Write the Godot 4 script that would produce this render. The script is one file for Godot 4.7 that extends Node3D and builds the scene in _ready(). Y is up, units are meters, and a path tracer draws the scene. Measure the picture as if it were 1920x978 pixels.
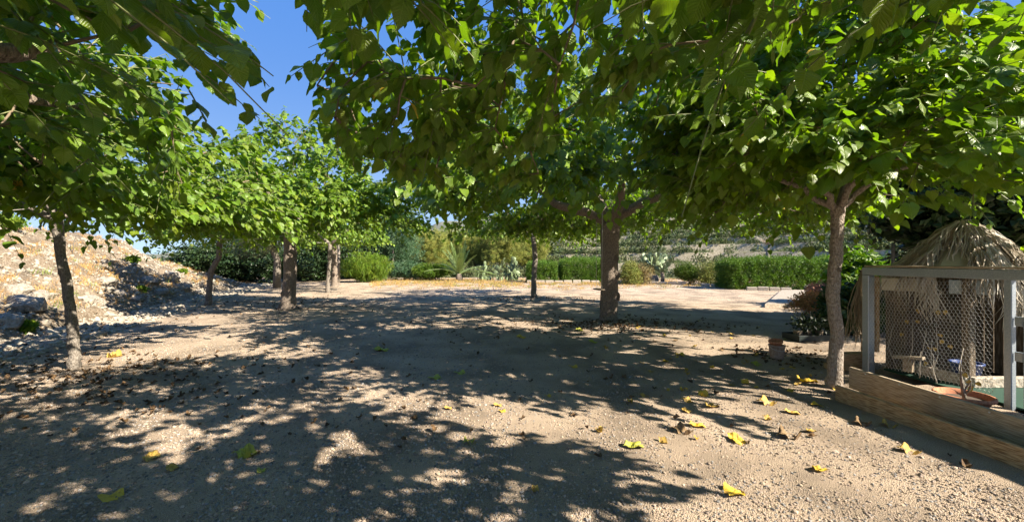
extends Node3D

# ---------------------------------------------------------------- state
var used := {}
var M := {}
var leaf_hi: Array = []
var leaf_lo: Array = []
var shoot_sets: Array = []
var tree_rng := RandomNumberGenerator.new()
const EYE := Vector3(0, 1.5, 0)
const FOCAL := 740.0

# ---------------------------------------------------------------- small helpers
func rnd(seed_value: int) -> RandomNumberGenerator:
	var r := RandomNumberGenerator.new()
	r.seed = seed_value
	return r

func numbered(called: String) -> String:
	var n: int = used.get(called, 0)
	used[called] = n + 1
	return called if n == 0 else "%s_%03d" % [called, n]

func tag(o: Node, label: String, category: String, group := "", kind := "") -> Node:
	o.set_meta("label", label)
	o.set_meta("category", category)
	if group != "":
		o.set_meta("group", group)
	if kind != "":
		o.set_meta("kind", kind)
	return o

func thing(called: String, label: String, category: String, at := Vector3.ZERO, turn := 0.0, group := "") -> Node3D:
	var o := Node3D.new()
	o.name = numbered(called)
	add_child(o)
	o.position = at
	o.rotation.y = turn
	tag(o, label, category, group)
	return o

func obj(called: String, mesh: Mesh, mat: Material, parent: Node = null, xf := Transform3D()) -> MeshInstance3D:
	var o := MeshInstance3D.new()
	o.mesh = mesh
	if mat != null:
		o.material_override = mat
	o.transform = xf
	if parent == null:
		o.name = numbered(called)
		add_child(o)
	else:
		o.name = called if not parent.has_node(NodePath(called)) else "%s_%03d" % [called, parent.get_child_count()]
		parent.add_child(o, true)
	return o

func struct(called: String, mesh: Mesh, mat: Material) -> MeshInstance3D:
	var o := obj(called, mesh, mat)
	o.set_meta("kind", "structure")
	return o

func stuff_copies(called: String, mesh: Mesh, mat: Material, xfs: Array, cols: PackedColorArray, parent: Node = null) -> MultiMeshInstance3D:
	var mm := MultiMesh.new()
	mm.transform_format = MultiMesh.TRANSFORM_3D
	mm.use_colors = cols.size() > 0
	mm.mesh = mesh
	mm.instance_count = xfs.size()
	for i in xfs.size():
		mm.set_instance_transform(i, xfs[i])
		if cols.size() > 0:
			mm.set_instance_color(i, cols[i])
	var o := MultiMeshInstance3D.new()
	o.multimesh = mm
	o.material_override = mat
	o.set_meta("kind", "stuff")
	if parent == null:
		o.name = numbered(called)
		add_child(o)
	else:
		o.name = called if not parent.has_node(NodePath(called)) else "%s_%03d" % [called, parent.get_child_count()]
		parent.add_child(o, true)
	return o

func begin() -> SurfaceTool:
	var st := SurfaceTool.new()
	st.begin(Mesh.PRIMITIVE_TRIANGLES)
	return st

func done(st: SurfaceTool) -> ArrayMesh:
	st.generate_normals()
	return st.commit()

func tri(st: SurfaceTool, a: Vector3, b: Vector3, c: Vector3) -> void:
	st.add_vertex(a)
	st.add_vertex(b)
	st.add_vertex(c)

func quad(st: SurfaceTool, a: Vector3, b: Vector3, c: Vector3, d: Vector3) -> void:
	tri(st, a, b, c)
	tri(st, a, c, d)

# a point of the photograph (1920 wide) that lies on flat ground
func on_ground(px: float, py: float) -> Vector3:
	var d := 1.5 * FOCAL / (py - 489.0)
	return Vector3((px - 960.0) / FOCAL * d, 0, -d)

func at_depth(px: float, py: float, d: float) -> Vector3:
	return Vector3((px - 960.0) / FOCAL * d, 1.5 - (py - 489.0) / FOCAL * d, -d)

# swept tube with a ring of its own at every point; radii may wobble
func tube(st: SurfaceTool, pts: Array, radii: Array, sides := 8, wobble := 0.0, rng: RandomNumberGenerator = null, cap := true) -> void:
	var rings: Array = []
	var side := Vector3.ZERO
	for i in pts.size():
		var dir: Vector3 = (pts[mini(i + 1, pts.size() - 1)] - pts[maxi(i - 1, 0)]).normalized()
		if side == Vector3.ZERO:
			side = dir.cross(Vector3(0.31, 0.2, 0.93)).normalized()
		side = (side - dir * side.dot(dir)).normalized()
		var up := dir.cross(side)
		var ring: Array = []
		for k in sides:
			var a := TAU * k / sides
			var r: float = radii[i]
			if wobble > 0.0:
				r *= 1.0 + wobble * (rng.randf() - 0.5) * 2.0
			ring.append(pts[i] + (side * cos(a) + up * sin(a)) * r)
		rings.append(ring)
	for i in rings.size() - 1:
		for k in sides:
			var n := (k + 1) % sides
			quad(st, rings[i][k], rings[i][n], rings[i + 1][n], rings[i + 1][k])
	if cap:
		var last: Array = rings[-1]
		var first: Array = rings[0]
		for k in sides:
			var n := (k + 1) % sides
			tri(st, last[k], last[n], pts[-1])
			tri(st, first[n], first[k], pts[0])

# box with chamfered edges, centred on its own frame
func chamfer_box(st: SurfaceTool, xf: Transform3D, size: Vector3, ch := 0.004) -> void:
	var h := size / 2.0
	var c := minf(ch, minf(h.x, minf(h.y, h.z)) * 0.8)
	st.set_smooth_group(-1)
	var e := [Vector3.RIGHT, Vector3.UP, Vector3.BACK]
	for ax in 3:
		for s in [-1.0, 1.0]:
			var u: Vector3 = e[(ax + 1) % 3]
			var v: Vector3 = e[(ax + 2) % 3]
			var n: Vector3 = e[ax] * s
			var hn := h[ax]
			var hu := h[(ax + 1) % 3] - c
			var hv := h[(ax + 2) % 3] - c
			var p := [n * hn - u * hu - v * hv, n * hn + u * hu - v * hv, n * hn + u * hu + v * hv, n * hn - u * hu + v * hv]
			for i in 4:
				p[i] = xf * p[i]
			if s > 0:
				quad(st, p[0], p[3], p[2], p[1])
			else:
				quad(st, p[0], p[1], p[2], p[3])
	for ax in 3:
		var u: Vector3 = e[(ax + 1) % 3]
		var v: Vector3 = e[(ax + 2) % 3]
		var w: Vector3 = e[ax]
		var hw := h[ax] - c
		var hu := h[(ax + 1) % 3]
		var hv := h[(ax + 2) % 3]
		for su in [-1.0, 1.0]:
			for sv in [-1.0, 1.0]:
				var a: Vector3 = xf * (w * -hw + u * su * hu + v * sv * (hv - c))
				var b: Vector3 = xf * (w * hw + u * su * hu + v * sv * (hv - c))
				var cc: Vector3 = xf * (w * hw + u * su * (hu - c) + v * sv * hv)
				var d: Vector3 = xf * (w * -hw + u * su * (hu - c) + v * sv * hv)
				if su * sv > 0:
					quad(st, a, d, cc, b)
				else:
					quad(st, a, b, cc, d)
	for sx in [-1.0, 1.0]:
		for sy in [-1.0, 1.0]:
			for sz in [-1.0, 1.0]:
				var a: Vector3 = xf * Vector3(sx * h.x, sy * (h.y - c), sz * (h.z - c))
				var b: Vector3 = xf * Vector3(sx * (h.x - c), sy * h.y, sz * (h.z - c))
				var d: Vector3 = xf * Vector3(sx * (h.x - c), sy * (h.y - c), sz * h.z)
				if sx * sy * sz > 0:
					tri(st, a, d, b)
				else:
					tri(st, a, b, d)

func box_mesh(size: Vector3, ch := 0.004) -> ArrayMesh:
	var st := begin()
	chamfer_box(st, Transform3D(), size, ch)
	return done(st)

func between(a: Vector3, b: Vector3, up := Vector3.UP) -> Transform3D:   # z axis along a to b, centred
	var z := (b - a).normalized()
	var x := up.cross(z).normalized()
	return Transform3D(Basis(x, z.cross(x), z), (a + b) / 2.0)

func lathe(profile: Array, sides := 32) -> ArrayMesh:
	var st := begin()
	for i in profile.size() - 1:
		var p: Vector2 = profile[i]
		var q: Vector2 = profile[i + 1]
		for k in sides:
			var a := TAU * k / sides
			var b := TAU * (k + 1) / sides
			quad(st, Vector3(p.x * cos(a), p.y, p.x * sin(a)), Vector3(q.x * cos(a), q.y, q.x * sin(a)), Vector3(q.x * cos(b), q.y, q.x * sin(b)), Vector3(p.x * cos(b), p.y, p.x * sin(b)))
	return done(st)

func lump(rng: RandomNumberGenerator, rough := 0.25, rings := 5, sides := 7) -> ArrayMesh:   # an angular stone of about unit radius
	var st := begin()
	st.set_smooth_group(-1)
	var grid: Array = []
	for i in rings + 1:
		var row: Array = []
		var th := PI * i / rings
		var pole := 1.0 + rough * rng.randf_range(-1, 1)
		for k in sides:
			var ph := TAU * k / sides + i * 0.3
			var r := 1.0 + rough * rng.randf_range(-1.0, 1.0)
			if i == 0 or i == rings:
				r = pole
			row.append(Vector3(sin(th) * cos(ph), cos(th), sin(th) * sin(ph)) * r)
		grid.append(row)
	for i in rings:
		for k in sides:
			var n := (k + 1) % sides
			if i > 0:
				tri(st, grid[i][k], grid[i][n], grid[i + 1][k])
			if i < rings - 1:
				tri(st, grid[i][n], grid[i + 1][n], grid[i + 1][k])
	return done(st)

# ---------------------------------------------------------------- textures and materials
func noise_tex(size: int, freq: float, kind: int, ramp: Array, seed_value: int, octaves := 4, as_normal := false, bump := 4.0) -> NoiseTexture2D:
	var f := FastNoiseLite.new()
	f.seed = seed_value
	f.noise_type = kind as FastNoiseLite.NoiseType
	f.frequency = freq
	f.fractal_octaves = octaves
	if kind == FastNoiseLite.TYPE_CELLULAR:
		f.cellular_return_type = FastNoiseLite.RETURN_DISTANCE2_SUB
	var t := NoiseTexture2D.new()
	t.width = size
	t.height = size
	t.seamless = true
	t.seamless_blend_skirt = 0.2
	t.noise = f
	if as_normal:
		t.as_normal_map = true
		t.bump_strength = bump
	elif ramp.size() > 0:
		var g := Gradient.new()
		var offs := PackedFloat32Array()
		var cols := PackedColorArray()
		for r in ramp:
			offs.append(r[0])
			cols.append((r[1] as Color).linear_to_srgb())
		g.offsets = offs
		g.colors = cols
		t.color_ramp = g
	return t

func tri_mat(albedo: Texture2D, height: Texture2D, scale: float, relief: float, rough: float, detail: Texture2D = null, detail_scale := 0.1, world := true) -> StandardMaterial3D:
	var m := StandardMaterial3D.new()
	m.albedo_texture = albedo
	m.roughness = rough
	m.metallic_specular = 0.3
	m.uv1_triplanar = true
	m.uv1_world_triplanar = world
	m.uv1_scale = Vector3.ONE * scale
	if height != null:
		m.heightmap_enabled = true
		m.heightmap_texture = height
		m.heightmap_scale = relief
	if detail != null:
		m.detail_enabled = true
		m.detail_albedo = detail
		m.detail_blend_mode = BaseMaterial3D.BLEND_MODE_MUL
		m.detail_uv_layer = BaseMaterial3D.DETAIL_UV_2
		m.uv2_triplanar = true
		m.uv2_world_triplanar = world
		m.uv2_scale = Vector3.ONE * detail_scale
	return m

func plain(c: Color, rough := 0.8, metal := 0.0, spec := 0.5) -> StandardMaterial3D:
	var m := StandardMaterial3D.new()
	m.albedo_color = c.linear_to_srgb()
	m.roughness = rough
	m.metallic = metal
	m.metallic_specular = spec
	return m

# the print of one leaf blade: midrib and side veins paler, tissue mottled; r = colour picture, h = relief
func leaf_pictures(tissue: Color, vein: Color, spot: Color, spots: float, seed_value: int) -> Array:
	var n := 192
	var im := Image.create(n, n, false, Image.FORMAT_RGB8)
	var hi := Image.create(n, n, false, Image.FORMAT_RGB8)
	var f := FastNoiseLite.new()
	f.seed = seed_value
	f.frequency = 0.035
	var g := FastNoiseLite.new()
	g.seed = seed_value + 5
	g.frequency = 0.012
	for j in n:
		for i in n:
			var x: float = absf((i + 0.5) / n - 0.5)
			var y: float = (j + 0.5) / n * 1.16 - 0.16
			var best: float = x / 0.011
			for k in 7:
				var y0: float = -0.01 + k * 0.115 + (0.02 if i < n / 2 else 0.0)
				var slope: float = 0.25 + 0.5 * (k / 3.0 if k < 3 else 1.0)
				var curve: float = y0 + x * slope + x * x * 0.5
				if x > 0.004:
					best = minf(best, absf(y - curve) / (0.0075 * (1.0 - x)))
			var line: float = clampf(1.25 - best, 0.0, 1.0)
			var cell: float = clampf(best / 6.0, 0.0, 1.0)
			var fine: float = 0.5 + 0.5 * f.get_noise_2d(i * 3.0, j * 3.0)
			var c := tissue * (0.86 + 0.28 * fine)
			c = c.lerp(vein, line * 0.75)
			var s: float = clampf((g.get_noise_2d(i, j) + fine * 0.25 - 0.45 + spots) * 5.0, 0.0, 1.0)
			c = c.lerp(spot, s)
			im.set_pixel(i, j, c.linear_to_srgb())
			var h: float = 0.35 + 0.4 * sqrt(cell) + 0.1 * fine - 0.3 * line
			hi.set_pixel(i, j, Color(h, h, h))
	return [ImageTexture.create_from_image(im), ImageTexture.create_from_image(hi)]

func leaf_mat(pics: Array, tint: Color, back: Color, copies: bool, rough := 0.36) -> StandardMaterial3D:
	var m := StandardMaterial3D.new()
	m.albedo_texture = pics[0]
	m.albedo_color = tint
	m.vertex_color_use_as_albedo = copies
	m.roughness = rough
	m.metallic_specular = 0.55
	m.heightmap_enabled = true
	m.heightmap_texture = pics[1]
	m.heightmap_scale = 0.5
	m.backlight_enabled = true
	m.backlight = back
	m.cull_mode = BaseMaterial3D.CULL_DISABLED
	return m

func small_leaf_mat(c: Color, back: Color, rough := 0.5) -> StandardMaterial3D:
	# one flat green, through a one-pixel picture so that light that passes takes the same colour
	var im := Image.create(2, 2, false, Image.FORMAT_RGB8)
	im.fill(c.linear_to_srgb())
	var m := StandardMaterial3D.new()
	m.albedo_texture = ImageTexture.create_from_image(im)
	m.vertex_color_use_as_albedo = true
	m.roughness = rough
	m.metallic_specular = 0.4
	m.backlight_enabled = true
	m.backlight = back
	m.cull_mode = BaseMaterial3D.CULL_DISABLED
	return m

func make_materials() -> void:
	var SIMPLEX := FastNoiseLite.TYPE_SIMPLEX_SMOOTH
	var CELL := FastNoiseLite.TYPE_CELLULAR
	# gravel yard
	var grit := noise_tex(1024, 0.11, SIMPLEX, [[0.15, Color(0.24, 0.175, 0.125)], [0.4, Color(0.42, 0.325, 0.235)], [0.6, Color(0.49, 0.385, 0.285)], [0.85, Color(0.60, 0.50, 0.39)]], 11, 4)
	var grit_h := noise_tex(1024, 0.11, SIMPLEX, [], 11, 4)
	var patches := noise_tex(512, 0.012, SIMPLEX, [[0.25, Color(0.6, 0.6, 0.6)], [0.45, Color(0.84, 0.83, 0.82)], [0.7, Color(1, 1, 1)]], 12, 6)
	M.ground = tri_mat(grit, grit_h, 0.9, 1.5, 0.95, patches, 0.13)
	# bank
	var soil := noise_tex(1024, 0.02, SIMPLEX, [[0.2, Color(0.15, 0.105, 0.065)], [0.42, Color(0.245, 0.185, 0.125)], [0.62, Color(0.31, 0.255, 0.185)], [0.85, Color(0.37, 0.32, 0.26)]], 21, 6)
	var soil_h := noise_tex(1024, 0.03, CELL, [], 22, 4)
	M.bank = tri_mat(soil, soil_h, 0.7, 6.0, 0.95, patches, 0.2)
	M.rock = tri_mat(noise_tex(512, 0.02, SIMPLEX, [[0.2, Color(0.17, 0.145, 0.115)], [0.5, Color(0.29, 0.255, 0.21)], [0.8, Color(0.39, 0.355, 0.305)]], 23, 6), noise_tex(512, 0.03, SIMPLEX, [], 24, 6), 1.5, 2.5, 0.9)
	# far hills
	var scrub := noise_tex(512, 0.02, SIMPLEX, [[0.25, Color(0.075, 0.095, 0.04)], [0.45, Color(0.14, 0.155, 0.075)], [0.62, Color(0.21, 0.2, 0.115)], [0.85, Color(0.33, 0.285, 0.19)]], 31, 5)
	M.hill = tri_mat(scrub, null, 0.045, 0.0, 0.95, noise_tex(512, 0.02, SIMPLEX, [[0.3, Color(0.75, 0.75, 0.7)], [0.7, Color(1, 1, 1)]], 33, 5), 0.011)
	M.terrace = tri_mat(noise_tex(512, 0.03, SIMPLEX, [[0.3, Color(0.16, 0.14, 0.08)], [0.5, Color(0.31, 0.265, 0.18)], [0.75, Color(0.42, 0.37, 0.28)]], 32, 5), null, 0.25, 0.0, 0.95)
	M.mountain = tri_mat(noise_tex(512, 0.03, SIMPLEX, [[0.3, Color(0.10, 0.115, 0.085)], [0.7, Color(0.20, 0.195, 0.16)]], 34, 6), null, 0.008, 0.0, 0.95)
	# bark
	var bark_c := noise_tex(512, 0.018, SIMPLEX, [[0.25, Color(0.16, 0.125, 0.098)], [0.5, Color(0.285, 0.23, 0.183)], [0.75, Color(0.40, 0.335, 0.28)]], 41, 5)
	var bark_h := noise_tex(512, 0.02, SIMPLEX, [], 42, 5)
	M.bark = tri_mat(bark_c, bark_h, 2.2, 4.5, 0.9, null, 0.1, false)
	M.bark.uv1_scale = Vector3(6.0, 1.6, 6.0)
	M.bark_pale = tri_mat(noise_tex(512, 0.018, SIMPLEX, [[0.25, Color(0.23, 0.185, 0.148)], [0.5, Color(0.385, 0.32, 0.262)], [0.75, Color(0.5, 0.435, 0.375)]], 45, 5), bark_h, 2.2, 3.0, 0.9, null, 0.1, false)
	M.bark_pale.uv1_scale = Vector3(6.0, 2.2, 6.0)
	var grey_c := noise_tex(512, 0.018, SIMPLEX, [[0.2, Color(0.13, 0.11, 0.09)], [0.5, Color(0.22, 0.19, 0.16)], [0.8, Color(0.32, 0.29, 0.25)]], 43, 5)
	M.bark_grey = tri_mat(grey_c, bark_h, 2.2, 2.0, 0.9, null, 0.1, false)
	M.bark_grey.uv1_scale = Vector3(6.0, 2.0, 6.0)
	M.twig = plain(Color(0.16, 0.12, 0.075), 0.8)
	M.shoot = plain(Color(0.15, 0.17, 0.06), 0.6)
	# leaves
	var green := leaf_pictures(Color(0.172, 0.282, 0.03), Color(0.30, 0.40, 0.105), Color(0.1, 0.17, 0.03), -0.25, 51)
	var back := Color(1.0, 0.98, 0.30)
	M.leaf = leaf_mat(green, Color.WHITE, Color(0.95, 1.0, 0.42), true)
	M.leaf_tones = []
	for c in [Color(1, 1, 1), Color(0.9, 0.93, 0.9), Color(1.0, 0.96, 0.8), Color(0.84, 0.9, 0.86)]:
		M.leaf_tones.append(leaf_mat(green, c, Color(0.95, 1.0, 0.42), false))
	var yellow := leaf_pictures(Color(0.62, 0.42, 0.035), Color(0.62, 0.45, 0.08), Color(0.34, 0.17, 0.04), 0.04, 52)
	var ochre := leaf_pictures(Color(0.5, 0.33, 0.06), Color(0.5, 0.36, 0.12), Color(0.22, 0.115, 0.04), 0.12, 53)
	var brown := leaf_pictures(Color(0.2, 0.125, 0.055), Color(0.27, 0.18, 0.09), Color(0.1, 0.06, 0.03), 0.1, 54)
	var lime := leaf_pictures(Color(0.36, 0.36, 0.04), Color(0.4, 0.4, 0.1), Color(0.2, 0.2, 0.03), 0.0, 55)
	M.fallen = [leaf_mat(yellow, Color.WHITE, Color(0.4, 0.4, 0.2), false, 0.6), leaf_mat(ochre, Color.WHITE, Color(0.3, 0.3, 0.2), false, 0.7), leaf_mat(brown, Color.WHITE, Color(0.1, 0.1, 0.1), false, 0.85), leaf_mat(lime, Color.WHITE, Color(0.3, 0.3, 0.2), false, 0.6)]
	M.litter = leaf_mat(brown, Color.WHITE, Color(0.05, 0.05, 0.05), true, 0.9)
	var b2 := Color(0.75, 0.8, 0.3)
	M.hedge = small_leaf_mat(Color(0.10, 0.19, 0.022), b2)
	M.pine = small_leaf_mat(Color(0.2, 0.225, 0.045), Color(0.3, 0.3, 0.1), 0.6)
	M.dark = small_leaf_mat(Color(0.028, 0.055, 0.018), Color(0.3, 0.4, 0.15), 0.45)
	M.silver = small_leaf_mat(Color(0.15, 0.175, 0.09), Color(0.5, 0.55, 0.3), 0.5)
	M.blue_green = small_leaf_mat(Color(0.085, 0.16, 0.085), Color(0.6, 0.8, 0.5), 0.55)
	M.fresh = small_leaf_mat(Color(0.15, 0.24, 0.025), Color(0.8, 0.9, 0.3), 0.5)
	M.scrub = small_leaf_mat(Color(0.095, 0.12, 0.05), Color(0.4, 0.45, 0.2), 0.8)
	M.dry = small_leaf_mat(Color(0.42, 0.30, 0.15), Color(0.5, 0.45, 0.35), 0.8)
	M.pink = small_leaf_mat(Color(0.36, 0.20, 0.15), Color(0.4, 0.4, 0.3), 0.7)
	M.cactus = plain(Color(0.15, 0.2, 0.095), 0.55)
	M.palm = small_leaf_mat(Color(0.2, 0.27, 0.09), Color(0.5, 0.6, 0.3), 0.5)
	# pebbles tinted one by one
	M.pebble = plain(Color(1, 1, 1), 0.9, 0.0, 0.3)
	M.pebble.vertex_color_use_as_albedo = true
	# timber, metal and the rest of the coop
	var wood_h := noise_tex(512, 0.02, SIMPLEX, [], 62, 5)
	var plank_c := noise_tex(512, 0.012, SIMPLEX, [[0.25, Color(0.25, 0.155, 0.075)], [0.5, Color(0.43, 0.29, 0.155)], [0.75, Color(0.56, 0.41, 0.24)]], 61, 5)
	var grey_wood := noise_tex(512, 0.012, SIMPLEX, [[0.25, Color(0.26, 0.20, 0.135)], [0.5, Color(0.42, 0.335, 0.235)], [0.75, Color(0.52, 0.43, 0.32)]], 63, 5)
	M.plank = tri_mat(plank_c, wood_h, 1.0, 0.35, 0.75, null, 0.1, false)
	M.plank.uv1_scale = Vector3(14.0, 14.0, 1.3)
	M.plank_grey = tri_mat(grey_wood, wood_h, 1.0, 0.35, 0.8, null, 0.1, false)
	M.plank_grey.uv1_scale = Vector3(13.0, 13.0, 1.1)
	M.board = tri_mat(plank_c, wood_h, 1.0, 0.3, 0.75, null, 0.1, false)
	M.board.uv1_scale = Vector3(1.3, 14.0, 14.0)
	var zinc_c := noise_tex(256, 0.05, CELL, [[0.0, Color(0.33, 0.375, 0.42)], [0.5, Color(0.44, 0.485, 0.53)], [1.0, Color(0.56, 0.6, 0.65)]], 64, 2)
	M.zinc = tri_mat(zinc_c, noise_tex(256, 0.04, SIMPLEX, [], 65, 4), 6.0, 0.12, 0.5, null, 0.1, false)
	M.zinc.metallic = 0.75
	M.wire = plain(Color(0.62, 0.63, 0.62), 0.4, 0.6)
	M.thatch = []
	for c in [Color(0.36, 0.30, 0.22), Color(0.46, 0.41, 0.34), Color(0.27, 0.215, 0.15), Color(0.52, 0.48, 0.42)]:
		M.thatch.append(small_leaf_mat(c, Color(0.3, 0.3, 0.25), 0.75))
		M.thatch[-1].vertex_color_use_as_albedo = false
	M.cream = plain(Color(0.50, 0.44, 0.31), 0.7)
	M.pale = plain(Color(0.34, 0.39, 0.40), 0.55)
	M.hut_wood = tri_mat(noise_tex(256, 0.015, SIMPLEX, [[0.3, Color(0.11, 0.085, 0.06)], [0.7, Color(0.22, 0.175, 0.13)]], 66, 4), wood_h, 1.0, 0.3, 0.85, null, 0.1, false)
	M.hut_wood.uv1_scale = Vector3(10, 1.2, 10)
	M.blue = plain(Color(0.012, 0.045, 0.19), 0.4)
	M.turf = plain(Color(0.01, 0.05, 0.03), 0.95)
	M.terracotta = tri_mat(noise_tex(256, 0.02, SIMPLEX, [[0.3, Color(0.40, 0.155, 0.085)], [0.7, Color(0.55, 0.25, 0.145)]], 67, 5), null, 4.0, 0.0, 0.8, null, 0.1, false)
	M.bucket = tri_mat(noise_tex(256, 0.02, SIMPLEX, [[0.3, Color(0.34, 0.23, 0.18)], [0.7, Color(0.52, 0.42, 0.36)]], 68, 5), null, 5.0, 0.0, 0.6, null, 0.1, false)
	M.crate = plain(Color(0.005, 0.014, 0.012), 0.6)
	M.soil = plain(Color(0.07, 0.05, 0.035), 0.95)
	M.concrete = tri_mat(noise_tex(512, 0.02, SIMPLEX, [[0.3, Color(0.27, 0.225, 0.175)], [0.7, Color(0.40, 0.35, 0.285)]], 69, 6), noise_tex(256, 0.05, SIMPLEX, [], 70, 4), 1.0, 0.3, 0.9)
	M.stone_edge = tri_mat(noise_tex(512, 0.03, SIMPLEX, [[0.3, Color(0.30, 0.255, 0.2)], [0.7, Color(0.5, 0.45, 0.37)]], 71, 6), noise_tex(256, 0.05, SIMPLEX, [], 72, 4), 1.2, 0.8, 0.9)
	M.rope = plain(Color(0.55, 0.52, 0.45), 0.9)
	M.coil = plain(Color(0.6, 0.68, 0.75), 0.5)

# ---------------------------------------------------------------- the scene
func _ready() -> void:
	# camera
	var cam := Camera3D.new()
	cam.name = "camera"
	cam.position = EYE
	cam.fov = rad_to_deg(2.0 * atan(489.0 / FOCAL))
	cam.near = 0.05
	cam.far = 6000.0
	add_child(cam)
	cam.current = true
	# sky and exposure
	var env := Environment.new()
	env.background_mode = Environment.BG_SKY
	var sky := ProceduralSkyMaterial.new()
	sky.sky_top_color = Color(0.065, 0.20, 0.56).linear_to_srgb()
	sky.sky_horizon_color = Color(0.50, 0.68, 0.82).linear_to_srgb()
	sky.sky_curve = 0.12
	sky.sky_energy_multiplier = 0.66
	sky.ground_bottom_color = Color(0.30, 0.26, 0.2).linear_to_srgb()
	sky.ground_horizon_color = Color(0.38, 0.5, 0.6).linear_to_srgb()
	env.sky = Sky.new()
	env.sky.sky_material = sky
	env.tonemap_mode = Environment.TONE_MAPPER_LINEAR
	env.tonemap_exposure = 3.8
	env.sdfgi_enabled = true
	env.ssao_enabled = true
	env.ssil_enabled = true
	var we := WorldEnvironment.new()
	we.name = "world"
	we.environment = env
	add_child(we)
	# sun: from the right of the yard and a little behind the camera, about 36 degrees up
	var sun := DirectionalLight3D.new()
	sun.name = "sun"
	sun.light_energy = 1.32
	sun.light_color = Color(1.0, 0.955, 0.88)
	sun.light_angular_distance = 0.53
	sun.shadow_enabled = true
	add_child(sun)
	sun.look_at_from_position(Vector3.ZERO, -SUN, Vector3.UP)

	make_materials()
	make_leaves()
	build_ground()
	build_hills()
	build_bank()
	build_far_plants()
	build_trees()
	build_coop()
	build_yard_things()
	build_litter()

# ---------------------------------------------------------------- leaves and trees
const HALF_WIDTH := [[0.0, 0.27], [0.1, 0.40], [0.22, 0.45], [0.35, 0.435], [0.5, 0.375], [0.65, 0.285], [0.78, 0.185], [0.88, 0.095], [0.95, 0.035], [1.0, 0.0]]

func half_width(t: float) -> float:
	for i in HALF_WIDTH.size() - 1:
		if t <= HALF_WIDTH[i + 1][0]:
			return lerpf(HALF_WIDTH[i][1], HALF_WIDTH[i + 1][1], (t - HALF_WIDTH[i][0]) / (HALF_WIDTH[i + 1][0] - HALF_WIDTH[i][0]))
	return 0.0

# heart-shaped blade, base at the origin, tip at +y, upper side +z; unit length
func leaf_mesh(rows: int, cols: int, fold: float, curl: float, wave: float, serr: float, wide: float, seed_value: int, petiole := true, crumple := 0.0) -> ArrayMesh:
	var fold_noise := FastNoiseLite.new()
	fold_noise.seed = seed_value
	fold_noise.frequency = 1.6
	var rng := rnd(seed_value)
	var st := begin()
	var ph := rng.randf() * TAU
	var grid: Array = []
	for i in rows + 1:
		var t := float(i) / rows
		var row: Array = []
		for j in range(-cols, cols + 1):
			var s := float(j) / cols
			var w := half_width(t) * wide
			if abs(j) == cols and i > 0 and i < rows:
				w *= 1.0 + serr * (1.0 if i % 2 == 0 else -1.0)
			var x := s * w
			var y := t - 0.15 * sin(PI * minf(absf(s) * 0.85, 1.0)) * pow(1.0 - t, 3.0)
			var z := fold * absf(x) - curl * t * t - curl * 0.35 * absf(s) * absf(s) * half_width(t) + wave * sin(t * 8.0 + ph + s * 2.0) * absf(s) * half_width(t)
			z += crumple * fold_noise.get_noise_2d(x * 1.5, y)
			row.append([Vector3(x, y, z), Vector2(0.5 + x, (y + 0.16) / 1.16)])
		grid.append(row)
	for i in rows:
		for j in cols * 2:
			var q := [grid[i][j], grid[i + 1][j], grid[i + 1][j + 1], grid[i][j], grid[i + 1][j + 1], grid[i][j + 1]]
			for v in q:
				st.set_uv(v[1])
				st.add_vertex(v[0])
	if petiole:
		for k in 2:
			var a := Vector3(-0.008, 0, 0) if k == 0 else Vector3(0, 0, -0.008)
			var d := Vector3(0, -0.3, -0.05)
			for v in [a, a + d, -a + d, a, -a + d, -a]:
				st.set_uv(Vector2(0.5, 0.5))
				st.add_vertex(v)
	st.generate_normals()
	return st.commit()

func make_leaves() -> void:
	leaf_hi = [leaf_mesh(14, 3, 0.22, 0.16, 0.10, 0.035, 0.95, 1), leaf_mesh(14, 3, 0.05, 0.30, 0.16, 0.04, 1.05, 2), leaf_mesh(14, 3, 0.38, 0.08, 0.08, 0.035, 0.9, 3), leaf_mesh(14, 3, -0.12, 0.38, 0.2, 0.04, 1.0, 4)]
	leaf_lo = [leaf_mesh(6, 1, 0.25, 0.2, 0.1, 0.0, 0.95, 5), leaf_mesh(6, 1, -0.1, 0.32, 0.16, 0.0, 1.02, 6)]

# petiole end at p, blade tip towards tip, upper side roughly towards n
func leaf_frame(p: Vector3, tip: Vector3, n: Vector3, size: float) -> Transform3D:
	var y := tip.normalized()
	var z := (n - y * n.dot(y)).normalized()
	var x := y.cross(z)
	return Transform3D(Basis(x * size, y * size, z * size), p + y * size * 0.22)

func leaf_tone(rng: RandomNumberGenerator) -> Color:
	var v := rng.randf_range(0.7, 1.25)
	var yl := rng.randf()
	return Color(v * lerpf(0.9, 1.35, yl * yl), v * lerpf(0.95, 1.12, yl), v * lerpf(1.0, 0.8, yl))

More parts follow.
